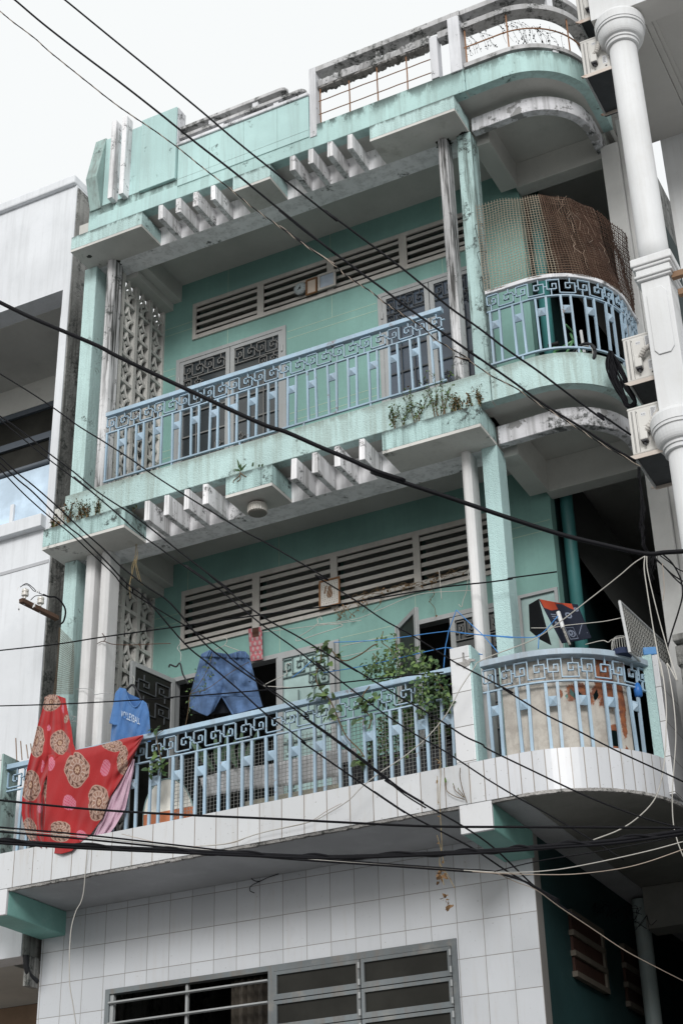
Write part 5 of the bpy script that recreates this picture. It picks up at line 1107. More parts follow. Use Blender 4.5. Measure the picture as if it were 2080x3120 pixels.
bush('climbing_vine', 'young climbing vine with large leaves twisting up through the middle of the railing', 'vine',
     [('c3', 310, 130, 50, 120, 9, 11.05, .03), ('c3', 320, 360, 80, 70, 13, 11.0, .03), ('c3', 420, 500, 70, 90, 9, 11.0, .03), ('c3', 650, 480, 70, 120, 11, 11.02, .03), ('c3', 700, 400, 60, 60, 9, 11.02, .03), ('c3', 640, 880, 40, 30, 8, 11.05, .03), ('c3', 380, 40, 60, 50, 8, 11.06, .03), ('b6', 1350, 980, 70, 60, 9, 11.1, .03)],
     [g('c3', 11.04, [(340, 20), (335, 130), (300, 230), (310, 300), (355, 370), (400, 420), (440, 500), (480, 600), (530, 700), (620, 790), (660, 850)]), g('c3', 11.05, [(340, 60), (400, 40), (500, 130), (620, 90), (720, 20), (760, 5)]), g('c3', 11.04, [(700, 320), (650, 390), (650, 480), (710, 560), (690, 640)])], 32, L=(.06, .095), stemr=.006)
bush('climbing_vine', 'thin vine with tiny leaves growing over the front of the denim shorts', 'vine',
     [('c2', 560, 450, 30, 170, 26, 11.22, .02), ('c2', 650, 300, 60, 120, 26, 11.21, .02), ('c2', 720, 190, 50, 90, 20, 11.21, .02)],
     [g('c2', 11.2, [(520, 700), (545, 560), (560, 430), (620, 370), (690, 260), (730, 160), (745, 90)]), g('c2', 11.2, [(560, 430), (700, 390), (830, 300), (950, 220), (1060, 160)])], 33, L=(.018, .03), stemr=.0028)
bush('climbing_vine', 'small vine with drooping leaves on the railing beside the red cloth', 'vine',
     [('c2', 290, 960, 60, 100, 14, 11.03, .03), ('c2', 250, 1080, 60, 40, 9, 11.03, .03), ('c2', 260, 740, 25, 20, 5, 11.05, .02), ('c2', 310, 1060, 30, 60, 7, 11.04, .02)],
     [g('c2', 11.04, [(330, 740), (275, 790), (290, 900), (310, 1000), (300, 1130)])], 34, L=(.045, .075), stemr=.0035)
bush('weed_plant', 'thin weed sprouting from the foot of the white tiled pillar', 'plant', [('c3', 1355, 850, 22, 50, 12, 11.06, .02), ('c3', 1300, 930, 60, 12, 10, 11.03, .02)], [g('c3', 11.05, [(1360, 920), (1350, 820)])], 35, L=(.02, .035), stemr=.003)
SK = thing('dry_twig', 'bare reddish twig with closed yellow buds hanging below the white tiled pillar', 'plant', pt('c3', 1390, 930, 10.97)); m = MB()
for P in ([(1375, 930), (1372, 990), (1390, 1080), (1425, 1190)], [(1268, 1040), (1275, 1100), (1330, 1140), (1405, 1165)], [(1325, 1055), (1340, 1100), (1400, 1150)], [(1360, 1090), (1385, 1120), (1405, 1150)]): m.tube(spline(g('c3', 10.97, P), 6), .0032, 5)
m.build('stem', M['stem'], SK); m = MB()
for a, b, l in ((1266, 1045, .04), (1323, 1058, .015), (1360, 1092, .015)):
    c = pt('c3', a, b, 10.97)
    for k in range(4): leaf_mb(m, c, Vector((.25 * cos(k * 1.6), .2 * sin(k * 1.6), 1)), Vector((cos(k * 1.6), sin(k * 1.6), 0)), l * 1.2, l * .4)
m.build('bud', M['leaflight'], SK)
# weeds in the planter boxes
def weed(reg, a, b, h, spread, seed, label, dry=.3, Y=11.04, n=6):
    rng = random.Random(seed); base = pt(reg, a, b, Y); W_ = thing('weed_plant', label, 'plant', base, 'weeds growing in the planter boxes'); st, lf, dr = MB(), MB(), MB()
    for k in range(n):
        P = [base + Vector((rng.uniform(-.04, .04), rng.uniform(0, .08), -.03))]; dirv = Vector((rng.uniform(-spread, spread), rng.uniform(-.3, .2), 1)).normalized(); hh = h * rng.uniform(.55, 1.)
        for i in range(5): dirv = (dirv + rv(rng, .22)).normalized(); P.append(P[-1] + dirv * hh / 5)
        P = spline(P, 3); st.tube(P, [.0036 * (1 - .7 * i / len(P)) for i in range(len(P))], 4)
        for i in range(3, len(P)):
            if rng.random() < .35 + .6 * i / len(P):
                for _ in range(rng.choice((1, 2, 3))):
                    l = rng.uniform(.015, .032); leaf_mb(dr if rng.random() < dry else lf, P[i] + rv(rng, .008), rv(rng) + Vector((0, 0, .3)), rv(rng) + Vector((0, 0, 1)), l, l * .55)
        for _ in range(2):
            i = rng.randrange(len(P) // 3, len(P)); e = P[i] + rv(rng, .05) + Vector((0, 0, .05)); st.tube([P[i], P[i].lerp(e, .5) + rv(rng, .006), e], .0016, 3)
            for _ in range(4): l = rng.uniform(.012, .022); leaf_mb(dr if rng.random() < dry else lf, e + rv(rng, .012), rv(rng), rv(rng), l, l * .55)
    if st.f: st.build('stem', M['straw'] if dry > .2 else M['stem'], W_)
    if lf.f: lf.build('foliage', M['leafd'] if dry > .4 else M['leaflight'], W_)
    if dr.f: dr.build('dry_foliage', M['leafdry'], W_)
for k, (a, b, h, sp, dry, lb) in enumerate([(230, 665, .26, .3, .08, 'scraggly weed at the left end of the right planter box'), (330, 640, .32, .25, .1, 'upright weed with pale stems second from the left in the right planter box'), (430, 605, .36, .25, .1, 'dense leafy weed left of centre in the right planter box'), (600, 550, .50, .14, .04, 'tallest green weed with bushy top in the right planter box'), (665, 530, .40, .2, .06, 'tall weed just right of the bushy one in the right planter box'), (770, 505, .22, .2, .45, 'half dry weed right of centre in the right planter box'), (860, 475, .17, .3, .5, 'low drooping weed near the mint column in the right planter box'), (990, 445, .18, .5, .5, 'brown weed at the right corner of the right planter box')]):
    weed('B', a, b, h, sp, 50 + k, lb, dry, n=8 if k in (2, 3) else 6)
for k, (a, b, h, sp, dry, lb) in enumerate([(150, 575, .10, .9, .7, 'trailing dry weed over the left corner of the left planter box'), (260, 535, .24, .4, .75, 'rusty brown weed in front of the grey strip in the left planter box'), (350, 510, .20, .35, .55, 'pale green weed before the mint column in the left planter box'), (420, 495, .21, .3, .5, 'half dry weed right of the mint column in the left planter box'), (500, 480, .23, .3, .45, 'leafy weed in the middle of the left planter box'), (620, 455, .24, .2, .12, 'bright green weed below the railing corner in the left planter box'), (720, 432, .17, .25, .15, 'small green weed near the right end of the left planter box'), (800, 420, .21, .12, .05, 'single tall green sprig at the right end of the left planter box')]):
    weed('H', a, b, h, sp, 70 + k, lb, dry, Y=11.1 if k > 4 else 11.05, n=8 if k < 5 else 3)
SP = thing('spiky_plant', 'small spiky green plant rooted on top of the cracked middle planter box', 'plant', pt('A', 240, 405, 11.03)); m = MB(); c = pt('A', 245, 405, 11.03)
for a, b in ((212, 300), (292, 345), (182, 392), (270, 375), (245, 340), (345, 330), (395, 350), (420, 345)): 
    q = c if a < 300 else pt('A', a - 8, 375, 11.03); e = pt('A', a, b, 11.02); leaf_mb(m, q, e - q, Vector((.3, -1, 0)), (e - q).length, .022, .05)
m.build('foliage', M['leaf'], SP); m = MB()
for P in ([(240, 405), (235, 440), (190, 480), (185, 500)], [(240, 420), (275, 445), (290, 450)], [(238, 440), (240, 470), (215, 490)]): m.tube(spline(g('A', 10.995, P), 5), .004, 5)
m.build('root', M['stem'], SP)
AG = thing('agave_plant', 'long leaved grey green succulent behind the meander band of the lower railing', 'plant', pt('c2', 820, 1080, 11.35)); m = MB(); rng = random.Random(6)
for (a, b, a2, b2) in ((760, 1100, 530, 790), (770, 1090, 620, 860), (800, 1080, 760, 740), (840, 1080, 880, 700), (880, 1080, 950, 760), (1000, 1060, 990, 690), (1030, 1050, 1130, 720), (1040, 1060, 1050, 850), (820, 1090, 800, 850), (960, 1070, 900, 860)):
    q, e = pt('c2', a, b, 11.38), pt('c2', a2, b2, 11.30); leaf_mb(m, q, e - q, Vector((0, -1, .2)), (e - q).length, .05, .06)
m.build('foliage', M['agave'], AG)
# dry creepers
def creeper(name, label, paths, Y, seed, nleaf, L, mat='stem', lm='leafdry', r=.0026, spread=.02, up=None):
    rng = random.Random(seed); C_ = thing(name, label, 'plant', pt(*paths[0][0], Y)); s, l = MB(), MB()
    for P in paths:
        Q = spline([pt(rg, a, b, Y + rng.uniform(-.02, .02)) for rg, a, b in P], 6); s.tube(Q, r, 4)
        for _ in range(nleaf): c = rng.choice(Q) + rv(rng, spread); k = rng.uniform(*L); leaf_mb(l, c, rv(rng) - Vector((0, 0, .3)), rv(rng), k, k * .6)
    s.build('stem', M[mat], C_)
    if l.f: l.build('dry_foliage', M[lm], C_)
rng = random.Random(12); paths = []
for k in range(20):
    a = rng.uniform(250, 1150); b = 350 - .27 * (a - 250) + rng.uniform(-40, 30); w = rng.uniform(60, 260); paths.append([('b7', a + w * i / 4, b - .27 * w * i / 4 + rng.uniform(-22, 22)) for i in range(5)])
for k in range(9):
    a = rng.uniform(60, 560); b = 430 - .2 * a; paths.append([('b7', a, b), ('b7', a + rng.uniform(-40, 40), b + 40), ('b7', a + rng.uniform(-70, 70), b + rng.uniform(60, 130))])
paths.append([('b7', 920, 215), ('b7', 945, 290), ('b7', 910, 340), ('b7', 950, 400), ('b7', 960, 470)])
creeper('dry_creeper', 'tangle of dead brown creeper along the sill of the lower louvred vent', paths, 12.30, 13, 5, (.012, .035))
paths = []
for k in range(26):
    u = rng.uniform(170, 1080); y0 = 470 - .35 * (u - 170) if u < 600 else 320 + .12 * (u - 600); paths.append([('a3', u, y0 + 60), ('a3', u - 30 + rng.uniform(-30, 30), y0 - 10), ('a3', u - 60 + rng.uniform(-40, 40), y0 - 70 + rng.uniform(-40, 40)), ('a3', u - 110 + rng.uniform(-60, 40), y0 - 110 + rng.uniform(-50, 50))])
creeper('dry_creeper', 'leafless thorny creeper behind the rounded roof railing against the sky', paths, 11.35, 14, 9, (.012, .03), 'cable', 'cable', .0016, .012)
creeper('dry_creeper', 'dead hanging stem with curled brown leaves below the white tiled balcony edge', [[('k6', a, b) for a, b in P] for P in ([(445, 185), (450, 280), (455, 420), (450, 520), (455, 640), (460, 760), (450, 830), (470, 930)], [(435, 350), (455, 370), (445, 400)], [(450, 830), (490, 890), (520, 945)], [(440, 430), (442, 560)], [(438, 700), (455, 760), (470, 830)])], 10.93, 15, 5, (.015, .03), 'straw', 'leafdry', .0028, .012)
m = MB(); rng = random.Random(3)
for (a, b, n_) in ((450, 890, 16), (492, 1010, 12)):
    for _ in range(n_): c = pt('k6', a + rng.uniform(-22, 22), b + rng.uniform(-30, 22), 10.93); leaf_mb(m, c, rv(rng) - Vector((0, 0, .5)), rv(rng), rng.uniform(.03, .05), .03, .5)
single(m.build('dead_leaves', M['leafdry'], None), 'curled dead leaves caught at the end of the hanging stem before the tiled wall', 'leaves')
m = MB()
for P in ([(625, 920), (622, 985), (610, 1060), (598, 1110), (600, 1150)], [(628, 920), (632, 985), (625, 1040), (640, 1100)], [(625, 985), (606, 1040), (612, 1090)], [(632, 985), (612, 1050), (595, 1120), (600, 1180)], [(620, 1000), (645, 1090), (655, 1120)]): m.tube(spline(g('k3', 11.35, P), 6), .003, 4)
single(m.build('string_bundle', M['straw'], None), 'tangled brown strings hanging from the end of the left planter box', 'string')
# ================================================================ CABLES ACROSS THE STREET
def cable(label, parts, Y0, Y1, wpx, mat='cable', cat='cable', name='overhead_cable', group='cables strung across the street', twist=None, n=5, sides=6):
    F_ = []
    for reg, P in parts: F_ += [px(reg, a, b) for a, b in P]
    L = [0]
    for a, b in zip(F_, F_[1:]): L.append(L[-1] + math.dist(a, b))
    P = spline([at(*f, Y0 + (Y1 - Y0) * l / L[-1]) for f, l in zip(F_, L)], n)
    dist = sum((p - Vector((0, 0, CAMZ))).length for p in P) / len(P); r = wpx * (.5 if mat != 'cable' else .88) / 2 * dist / FPX
    o = MB().tube(P, r, sides).build(name, M[mat], None, smooth=True); tag(o, label, cat, group)
    if twist:
        m = MB(); Q = []
        for i in range(len(P) * 4):
            k = i / 4; a = min(int(k), len(P) - 2); q = P[a].lerp(P[a + 1], k - a); ph = i * twist[1]
            Q.append(q + Vector((0, .6 * cos(ph), sin(ph))) * r * 1.25)
        m.tube(Q, r * twist[2], 5).build('strand', M[twist[0]], o, smooth=True)
    return o
cable('thin black and white twisted pair crossing the picture from the upper left corner', [('k1', [(-60, 0), (0, 50), (60, 100), (160, 175), (220, 230), (300, 295), (400, 375), (520, 470), (620, 540), (710, 600), (820, 680), (900, 745), (970, 800), (1060, 870), (1150, 945), (1240, 1010), (1330, 1075), (1420, 1140), (1540, 1220)]), ('b2', [(80, 120), (230, 230), (370, 330), (480, 400), (560, 480), (650, 540), (760, 610), (850, 685), (950, 750), (1060, 820), (1150, 880), (1230, 960), (1330, 1020), (1500, 1120)]), ('k4', [(520, 68), (600, 100), (690, 160), (800, 215), (900, 285), (1000, 345), (1100, 410), (1200, 475), (1350, 560)])], 8.3, 10.9, 4.2, twist=('cablet', .42, .6))
cable('black cable just above the twisted pair running down to the lowest air conditioner', [('k1', [(40, -20), (70, 0), (200, 110), (380, 250), (560, 385), (720, 510), (900, 655), (1080, 795), (1300, 975), (1540, 1168)]), ('b2', [(75, 0), (270, 160), (400, 255), (560, 375), (700, 480), (850, 590), (1000, 705), (1130, 800), (1300, 920), (1568, 1110)]), ('k4', [(520, 0), (650, 90), (800, 195), (900, 270), (1000, 335), (1100, 395), (1230, 480), (1350, 550)])], 8.3, 10.9, 7.5)
cable('uppermost black cable sloping from the top edge to the air conditioners', [('k1', [(270, -20), (300, 0), (520, 180), (760, 375), (930, 515), (1100, 660), (1300, 820), (1540, 1010)]), ('b2', [(410, 0), (560, 110), (700, 215), (880, 350), (1010, 450), (1180, 590), (1350, 730), (1568, 885)]), ('a7', [(200, 680), (340, 780), (500, 890), (700, 1040), (900, 1190), (1100, 1335)]), ('k4', [(1180, 330), (1330, 432)])], 8.3, 11.0, 7)
cable('thickest black cable sagging across the whole facade between the two upper storeys', [('c8', [(-40, 95), (0, 118), (250, 240), (520, 355), (720, 440), (900, 520), (1100, 625)]), ('A', [(330, -5), (600, 93), (850, 203), (1100, 308), (1300, 398), (1540, 480)]), ('k4', [(140, 600), (350, 670), (560, 740), (780, 815), (1000, 885), (1180, 930), (1390, 975), (1480, 970), (1568, 965), (1600, 962)])], 8.6, 10.3, 15, sides=8)
cable('light grey wire lying on the thickest black cable', [('c8', [(-40, 80), (0, 103), (250, 225), (520, 342), (720, 425), (900, 505), (1100, 612)]), ('A', [(330, -16), (600, 80), (850, 190), (1100, 296), (1300, 386), (1540, 470)]), ('k4', [(140, 592), (350, 664), (560, 734), (780, 810), (1000, 881), (1180, 928), (1390, 974)])], 8.59, 10.29, 4)
cable('black cable passing left to right below the upper railing and through the framed print', [('c8', [(-40, 712), (0, 740), (290, 920), (490, 1055), (690, 1200), (900, 1330), (1147, 1490)]), ('k3', [(700, 610), (840, 700), (1100, 860), (1230, 930), (1500, 1090)]), ('b7', [(0, 140), (300, 325), (540, 490), (760, 610), (920, 710), (1110, 830), (1300, 930), (1568, 1070)]), ('c4', [(300, 315), (450, 410), (600, 500), (800, 600), (1090, 750), (1500, 940), (1620, 1000)])], 8.4, 10.6, 5.5)
cable('pair of black cables crossing the left planter box, the higher one', [('c8', [(-40, 1080), (0, 1110), (200, 1250), (420, 1430), (640, 1595), (850, 1770), (1100, 1935)]), ('H', [(720, 440), (900, 570), (1100, 730), (1350, 925), (1568, 1090)]), ('b6', [(460, 350), (700, 550), (900, 690), (1100, 800), (1300, 920), (1540, 1060)]), ('c3', [(480, 130), (760, 300), (940, 410), (1200, 560), (1400, 690), (1540, 755)]), ('c4', [(200, 745), (520, 900), (780, 1025), (1000, 1120), (1300, 1230), (1560, 1300)])], 8.4, 10.4, 5.5)
cable('pair of black cables crossing the left planter box, the lower one', [('c8', [(-40, 1105), (0, 1140), (180, 1290), (350, 1430), (640, 1650), (870, 1830), (1120, 2045)]), ('H', [(330, 190), (600, 420), (850, 640), (1000, 750), (1250, 930), (1480, 1085)]), ('b6', [(300, 290), (560, 480), (850, 720), (1100, 900), (1300, 1060)]), ('c3', [(300, 140), (560, 340), (800, 520), (1040, 680), (1250, 800), (1540, 990)]), ('c4', [(200, 960), (400, 1080), (600, 1190), (930, 1384), (1150, 1520)])], 8.4, 10.3, 5)
cable('black cable from the lower left window passing the left posts down to the tiled corner', [('H', [(-290, 0), (-120, 160), (0, 255), (200, 430), (400, 620), (560, 760), (700, 900), (900, 1060), (1100, 1200)]), ('c2', [(680, 0), (900, 170), (1100, 310), (1300, 450), (1540, 632)]), ('c3', [(200, 540), (440, 710), (640, 860), (780, 970), (950, 1100), (1100, 1190)]), ('k6', [(200, 450), (400, 570), (550, 655), (700, 760), (890, 940), (1000, 1010)])], 8.4, 11.2, 6)
cable('black cable beside the denim shorts running down to the tiled corner', [('H', [(-290, 50), (-120, 210), (0, 310), (200, 510), (300, 600), (400, 680), (600, 880), (750, 1040), (900, 1160)]), ('c2', [(510, 0), (700, 160), (850, 290), (1000, 420), (1200, 600), (1400, 740), (1540, 850)]), ('c3', [(200, 740), (400, 880), (660, 1060), (850, 1190), (960, 1262)]), ('k6', [(150, 500), (300, 600), (450, 680), (600, 760), (750, 860), (890, 945), (1100, 1090)])], 8.4, 11.4, 6)
cable('lowest of the sloping black cables at the left planter box', [('H', [(-290, 96), (-120, 275), (0, 390), (150, 520), (300, 640), (470, 800), (640, 960), (800, 1120)]), ('c2', [(760, 0), (930, 150), (1130, 305), (1320, 445), (1560, 610)]), ('c3', [(220, 560), (450, 730), (660, 890), (800, 1000), (960, 1130), (1120, 1230)])], 8.4, 10.6, 5)
cable('straight thin black wire from the left wall across the lower louvred vent', [('b5', [(-40, 1445), (0, 1440), (500, 1385), (850, 1330), (1200, 1280), (1480, 1242)]), ('b6', [(800, 655), (1300, 590), (1560, 548)]), ('b7', [(500, 320), (1000, 235), (1400, 190), (1568, 165)]), ('b8', [(350, 50), (680, 5)])], 10.9, 11.25, 5)
cable('thin black wire level with the shirt collar and the shorts', [('b5', [(-40, 1928), (0, 1925), (500, 1910), (900, 1890), (1480, 1857)]), ('c2', [(400, 460), (700, 440), (1000, 415), (1300, 390), (1540, 372)]), ('c3', [(480, 295), (900, 250), (1250, 215)])], 10.9, 11.0, 4.5)
cable('single black cable crossing the red cloth and the white tile edge', [('k5', [(-40, 536), (0, 540), (400, 580), (800, 605), (1250, 625), (1540, 640)]), ('k6', [(400, 660), (800, 663), (1200, 665), (1620, 668)])], 9.3, 9.8, 8)
cable('thick twisted black power cable crossing the bottom hem of the red cloth', [('k5', [(-40, 722), (0, 725), (400, 750), (800, 770), (1200, 790), (1540, 800)]), ('k6', [(400, 785), (700, 770), (950, 750), (1250, 725), (1568, 680), (1640, 665)])], 9.3, 9.6, 14, twist=('cable', .35, .7), sides=8)
cable('second strand of the twisted power cable', [('k5', [(-40, 735), (0, 738), (400, 762), (800, 780), (1200, 798), (1540, 806)]), ('k6', [(400, 792), (700, 778), (950, 760), (1250, 738), (1568, 694), (1640, 682)])], 9.28, 9.58, 9)
for k, (dy, w, mt, lb) in enumerate(((0, 6, 'cable', 'upper black telephone line of the bundle above the twisted power cable'), (10, 5, 'cablew', 'pale telephone line of the bundle above the twisted power cable'), (20, 7, 'cable', 'lower black telephone line of the bundle above the twisted power cable'))):
    cable(lb, [('k5', [(-40, 660 + dy), (0, 664 + dy), (400, 700 + dy), (800, 745 + dy * .8), (1020, 770 + dy * .6), (1250, 792 + dy * .6), (1540, 815 + dy * .5)]), ('k6', [(200, 832 + dy * .4), (380, 845 + dy * .4), (560, 858 + dy * .4), (700, 868 + dy * .3), (820, 905), (900, 945), (1000, 1000)])], 9.35, 10.6, w, mt)
cable('pale cable leaving the bundle towards the right under the curved soffit', [('k6', [(560, 862), (760, 872), (960, 862), (1150, 830), (1400, 775), (1568, 730), (1640, 712)])], 9.9, 10.3, 6, 'cablew')
cable('tan cable sagging under the curved soffit', [('k6', [(600, 868), (760, 878), (1000, 882), (1150, 872), (1300, 850), (1420, 818), (1568, 766), (1640, 745)])], 9.9, 10.3, 5, 'cablet')
cable('thin black cable under the curved soffit just above the pale cable', [('k6', [(700, 868), (900, 820), (1150, 780), (1400, 735), (1568, 700), (1640, 690)])], 9.9, 10.3, 4)
cable('dark loose cable running into the dark passage', [('k6', [(700, 870), (800, 915), (890, 950), (1000, 1030), (1150, 1130), (1300, 1230), (1450, 1310), (1568, 1370), (1620, 1395)])], 10.4, 12, 5, 'cablet')
cable('white cable sweeping down from the cable knot over the tiled pillar to the bundle', [('k4', [(1395, 985), (1340, 1020), (1270, 1080), (1130, 1190), (1000, 1290), (880, 1370), (700, 1440), (625, 1475)]), ('c3', [(1480, 180), (1380, 330), (1320, 445), (1250, 560), (1120, 710), (950, 850), (770, 970), (640, 1075), (540, 1175), (380, 1274)]), ('k5', [(1420, 640), (1200, 690), (1060, 735), (960, 748), (920, 750)])], 10.75, 10.85, 6.5, 'cablew')
cable('long white cable hanging from the cable knot and curling left under the curved balcony', [('k4', [(1392, 985), (1388, 1040), (1400, 1130), (1430, 1320), (1470, 1540)]), ('c4', [(1405, 130), (1430, 260), (1448, 450), (1446, 640), (1440, 770), (1420, 930), (1370, 1090), (1260, 1215), (1120, 1310), (930, 1384)])], 10.75, 10.55, 7.5, 'cablew')
cable('white cable hanging straight down beside the old balustrade', [('k4', [(1400, 985), (1405, 1060), (1450, 1250), (1500, 1430), (1540, 1560)]), ('c4', [(1455, 140), (1470, 230), (1500, 420), (1515, 650), (1500, 900), (1490, 1100), (1500, 1280), (1530, 1400), (1568, 1500)])], 10.75, 10.7, 6.5, 'cablew')
cable('white cord hanging down from the red cloth in front of the tiled wall', [('k5', [(405, 735), (400, 790), (393, 870), (385, 960), (372, 1010), (350, 1050), (330, 1120), (322, 1200), (320, 1290), (322, 1390), (335, 1470), (350, 1568), (358, 1620)])], 10.93, 11.3, 6, 'cablew')
cable('thin white wire sagging across the front of the white tile edge', [('k5', [(560, 695), (640, 715), (760, 742), (900, 752), (1060, 738), (1150, 705), (1220, 685), (1320, 665), (1420, 640), (1500, 590), (1568, 555)])], 10.95, 10.95, 3.5, 'cablet')
for P, w, mt, lb in (([(780, 1215), (880, 1310), (960, 1440), (1000, 1560), (1010, 1700), (960, 1900), (880, 2150), (830, 2330)], 6, 'cable', 'black cable bowing in front of the white stair column at the right edge'), ([(740, 1225), (860, 1310), (960, 1390), (1060, 1430)], 4, 'cable', 'thin black wire running right from the cable knot'), ([(660, 1245), (780, 1350), (900, 1460), (1060, 1560)], 5, 'cable', 'upper of the two black cables falling right from the cable knot'), ([(680, 1250), (800, 1370), (930, 1510), (1060, 1620)], 5, 'cable', 'lower of the two black cables falling right from the cable knot'), ([(770, 1320), (785, 1500), (790, 1650), (775, 1770)], 5, 'cablet', 'cut tan cable end dangling beside the white stair column')):
    cable(lb, [('d1', P)], 10.75, 10.8, w, mt)
m = MB(); rng = random.Random(17)
for k in range(16):
    w = rng.uniform(-25, 30); m.tube(spline([pt('d1', a + w * q + rng.uniform(-14, 14), b, 10.85 + rng.uniform(-.03, .03)) for a, b, q in ((490, 170, .3), (495, 300, .5), (515, 420, .6), (530, 560, .8), (535, 690, 1), (525, 800, 1), (520, 900, 1), (540, 1000, .8), (545, 1100, .5), (600, 1205, .6))], 5), .0028, 4)
for k in range(18): c = (600 + rng.uniform(-30, 120), 1210); m.tube(spline([pt('d1', *c, 10.8), pt('d1', c[0] + rng.uniform(-70, 50), c[1] + rng.uniform(60, 140), 10.8), pt('d1', c[0] + rng.uniform(-110, 70), c[1] + rng.uniform(120, 340), 10.82)], 5), .0024, 4)
single(m.build('wire_knot', M['cable'], None), 'knot of loose dark wires hanging below the lowest air conditioner bracket', 'wires')
m = MB()
for k in range(16): 
    a, b = rng.uniform(960, 1350), 0; b = 960 + (a - 960) * .28; P = [('c7', a + rng.uniform(-70, 70), b - 130 + rng.uniform(-60, 90)) for _ in range(4)]; m.tube(spline([pt('c7', q[1], q[2], 13.2 + rng.uniform(-.3, .3)) for q in P], 5), .003, 4)
single(m.build('wire_tangle', M['cable'], None), 'tangle of old wires in the dark passage beside the brick vents', 'wires')
# ---- washing lines, hangers and blue rope on the second floor balcony
def rope(label, P, Y, r, mat, cat='rope', name='rope', group=None):
    m = MB()
    for Q in P: m.tube(spline([pt(rg, a, b, Y) for rg, a, b in Q], 5), r, 5)
    return single(m.build(name, M[mat], None, smooth=True), label, cat, group)
b7 = lambda *P: [('b7', a, b) for a, b in P]
rope('blue plastic rope strung in a net over the bushy plant and the railing', [b7((150, 672), (350, 664), (530, 652), (740, 625), (900, 602), (1060, 582)), b7((1060, 582), (1200, 600), (1330, 615), (1450, 625), (1568, 637)), b7((1060, 582), (1090, 500), (1122, 415)), b7((1122, 415), (1230, 520), (1330, 612), (1400, 690), (1460, 760)), b7((1060, 585), (1048, 650), (1035, 715), (1020, 895)), b7((60, 915), (280, 880), (490, 840)), b7((490, 840), (760, 775), (900, 742), (1035, 713)), b7((1035, 713), (1120, 725), (1200, 745), (1330, 770)), [('b8', 0, 435), ('b8', 150, 448), ('b8', 300, 458), ('b8', 430, 466), ('b8', 560, 450), ('b8', 690, 315)], [('b8', 556, 445), ('b8', 550, 545)], [('c3', 120, 258), ('c3', 200, 195), ('c3', 310, 90)]], 11.17, .0042, 'bluerope')
rope('thin white washing line under the lower louvred vent', [[('b6', 850, 775), ('b6', 1100, 745), ('b6', 1400, 710), ('b6', 1568, 690)], b7((0, 530), (320, 487), (540, 400), (820, 290), (1170, 262), (1240, 258)), b7((210, 700), (520, 640)), b7((210, 790), (520, 720)), b7((985, 100), (1005, 330)), b7((1220, 90), (1205, 250), (1175, 340), (1165, 390), (1140, 370))], 11.9, .0032, 'cablew')
rope('rusty barbed wire tied round the white left post', [[('b5', 852, 1380), ('b5', 905, 1360), ('b5', 985, 1385), ('b5', 1140, 1392), ('b5', 1300, 1385), ('b5', 1492, 1378)], [('b5', 895, 1290), ('b5', 925, 1335), ('b5', 905, 1362)], [('b5', 1235, 1425), ('b5', 1215, 1380)]], 11.30, .004, 'rust', 'wire', 'barbed_wire')
rope('white cord tied from the cable knot across the stair landing to the grid screen', [[('b8', 500, 400), ('b8', 640, 398), ('b8', 760, 380), ('b8', 1000, 355), ('b8', 1135, 328)], [('b8', 880, 516), ('b8', 1000, 488), ('b8', 1040, 500), ('b8', 1070, 480), ('b8', 1160, 462)]], 11.35, .0034, 'cablew')
def hanger(label, P, Y, mat='wire'):
    m = MB()
    for Q in P: m.tube(spline([pt('b6', a, b, Y) for a, b in Q], 5), .0035, 5)
    single(m.build('clothes_hanger', M[mat], None, smooth=True), label, 'hanger', 'wire clothes hangers on the washing lines')
hanger('white wire hanger hanging tilted below the framed print', [[(1285, 690), (1275, 665), (1250, 680), (1252, 715), (1180, 770), (1105, 815), (1110, 838), (1250, 790), (1420, 735), (1420, 715), (1380, 718), (1252, 715)]], 11.6, 'cablew')
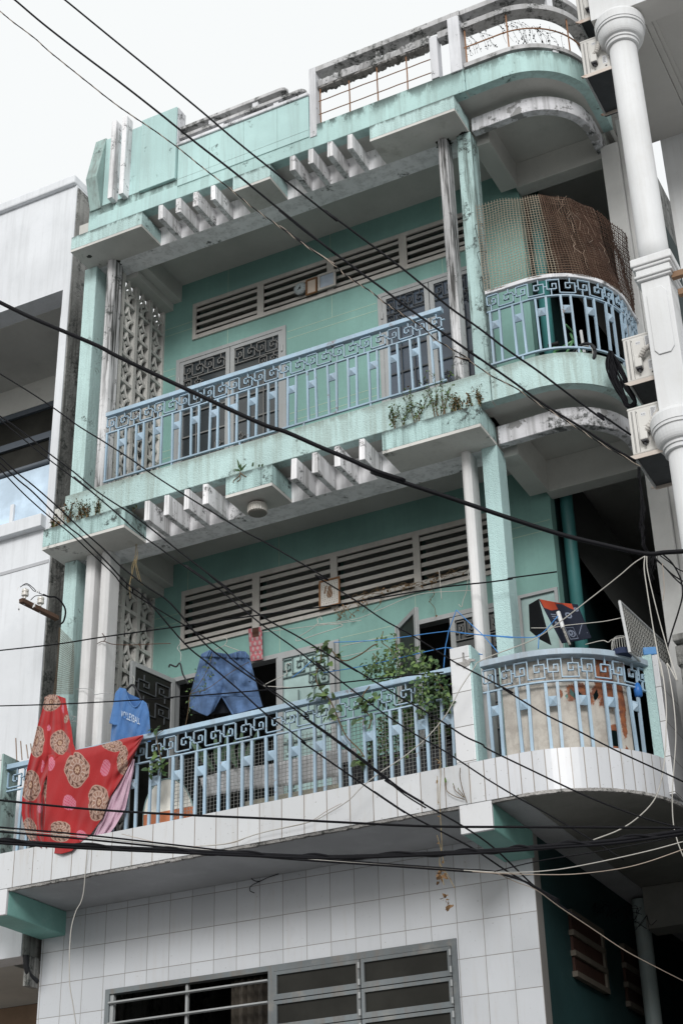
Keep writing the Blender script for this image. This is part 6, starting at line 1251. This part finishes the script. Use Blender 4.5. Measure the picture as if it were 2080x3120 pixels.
hanger('white wire hanger hooked below the pouch beside the door leaf', [[(1055, 1010), (1035, 1000), (1020, 1030), (1030, 1075), (960, 1110), (880, 1150), (870, 1165), (1000, 1172), (1100, 1180)]], 11.3, 'cablew')
hanger('wire hanger at the top of the denim shorts', [[(535, 830), (560, 815), (598, 825), (580, 870), (510, 900)], [(580, 870), (690, 910)]], 11.28, 'cablew')
hanger('wire hook hanging left of the denim shorts', [[(265, 825), (250, 805), (262, 850), (240, 890), (265, 930), (262, 990)]], 11.3)
single(MB().tube(spline([pt('b6', a, b, 11.3) for a, b in [(178, 1030), (188, 1010), (230, 1025), (258, 1000), (280, 1080), (320, 1150)]], 5), .008, 6).build('clothes_hanger', M['blackplastic'], None), 'black plastic hanger left of the denim shorts', 'hanger', 'wire clothes hangers on the washing lines')
m = MB(); c = Vector((-8.99, 11.12, 6.83))
for a, h in ((-.03, .19), (.03, .15), (.10, .10), (.15, .10), (.2, .1)): m.tube([c + Vector((a + .05, 0, -.05)), c + Vector((a, .02, h))], .006, 5)
single(m.build('rusty_rods', M['rustwire'], None), 'thin rods sticking up behind the left tiled pillar', 'rods')
rope('cut wire ends poking out beside the mint column above the red cloth', [[('c1', 620, 360), ('c1', 680, 370), ('c1', 665, 378), ('c1', 650, 400), ('c1', 640, 425), ('c1', 700, 415)]], 11.28, .003, 'steel', 'wire', 'loose_wire')
rope('thin wire tied across the two white left posts above the shirt', [[('c1', 680, 72), ('c1', 760, 62), ('c1', 860, 80), ('c1', 890, 130), ('c1', 960, 118), ('c1', 1060, 118)]], 11.28, .003, 'steel', 'wire', 'tie_wire')
NT_ = MB()
for i in range(22):
    k = i / 21; NT_.tube(spline([pt('b5', 520 + 130 * k, 1240 + 130 * k, 11.2), pt('b5', 505 + 145 * k, 1500 + 60 * k, 11.22), pt('b5', 470 + 170 * k, 1820, 11.24)], 4), .0016, 3, False)
for i in range(30):
    k = i / 29; NT_.tube([pt('b5', 520 - 50 * k, 1240 + 580 * k, 11.21), pt('b5', 650 - 10 * k, 1370 + 450 * k, 11.23)], .0016, 3, False)
single(NT_.build('netting', M['stem'], None), 'fine green netting stretched beside the left mint column above the red cloth', 'netting')
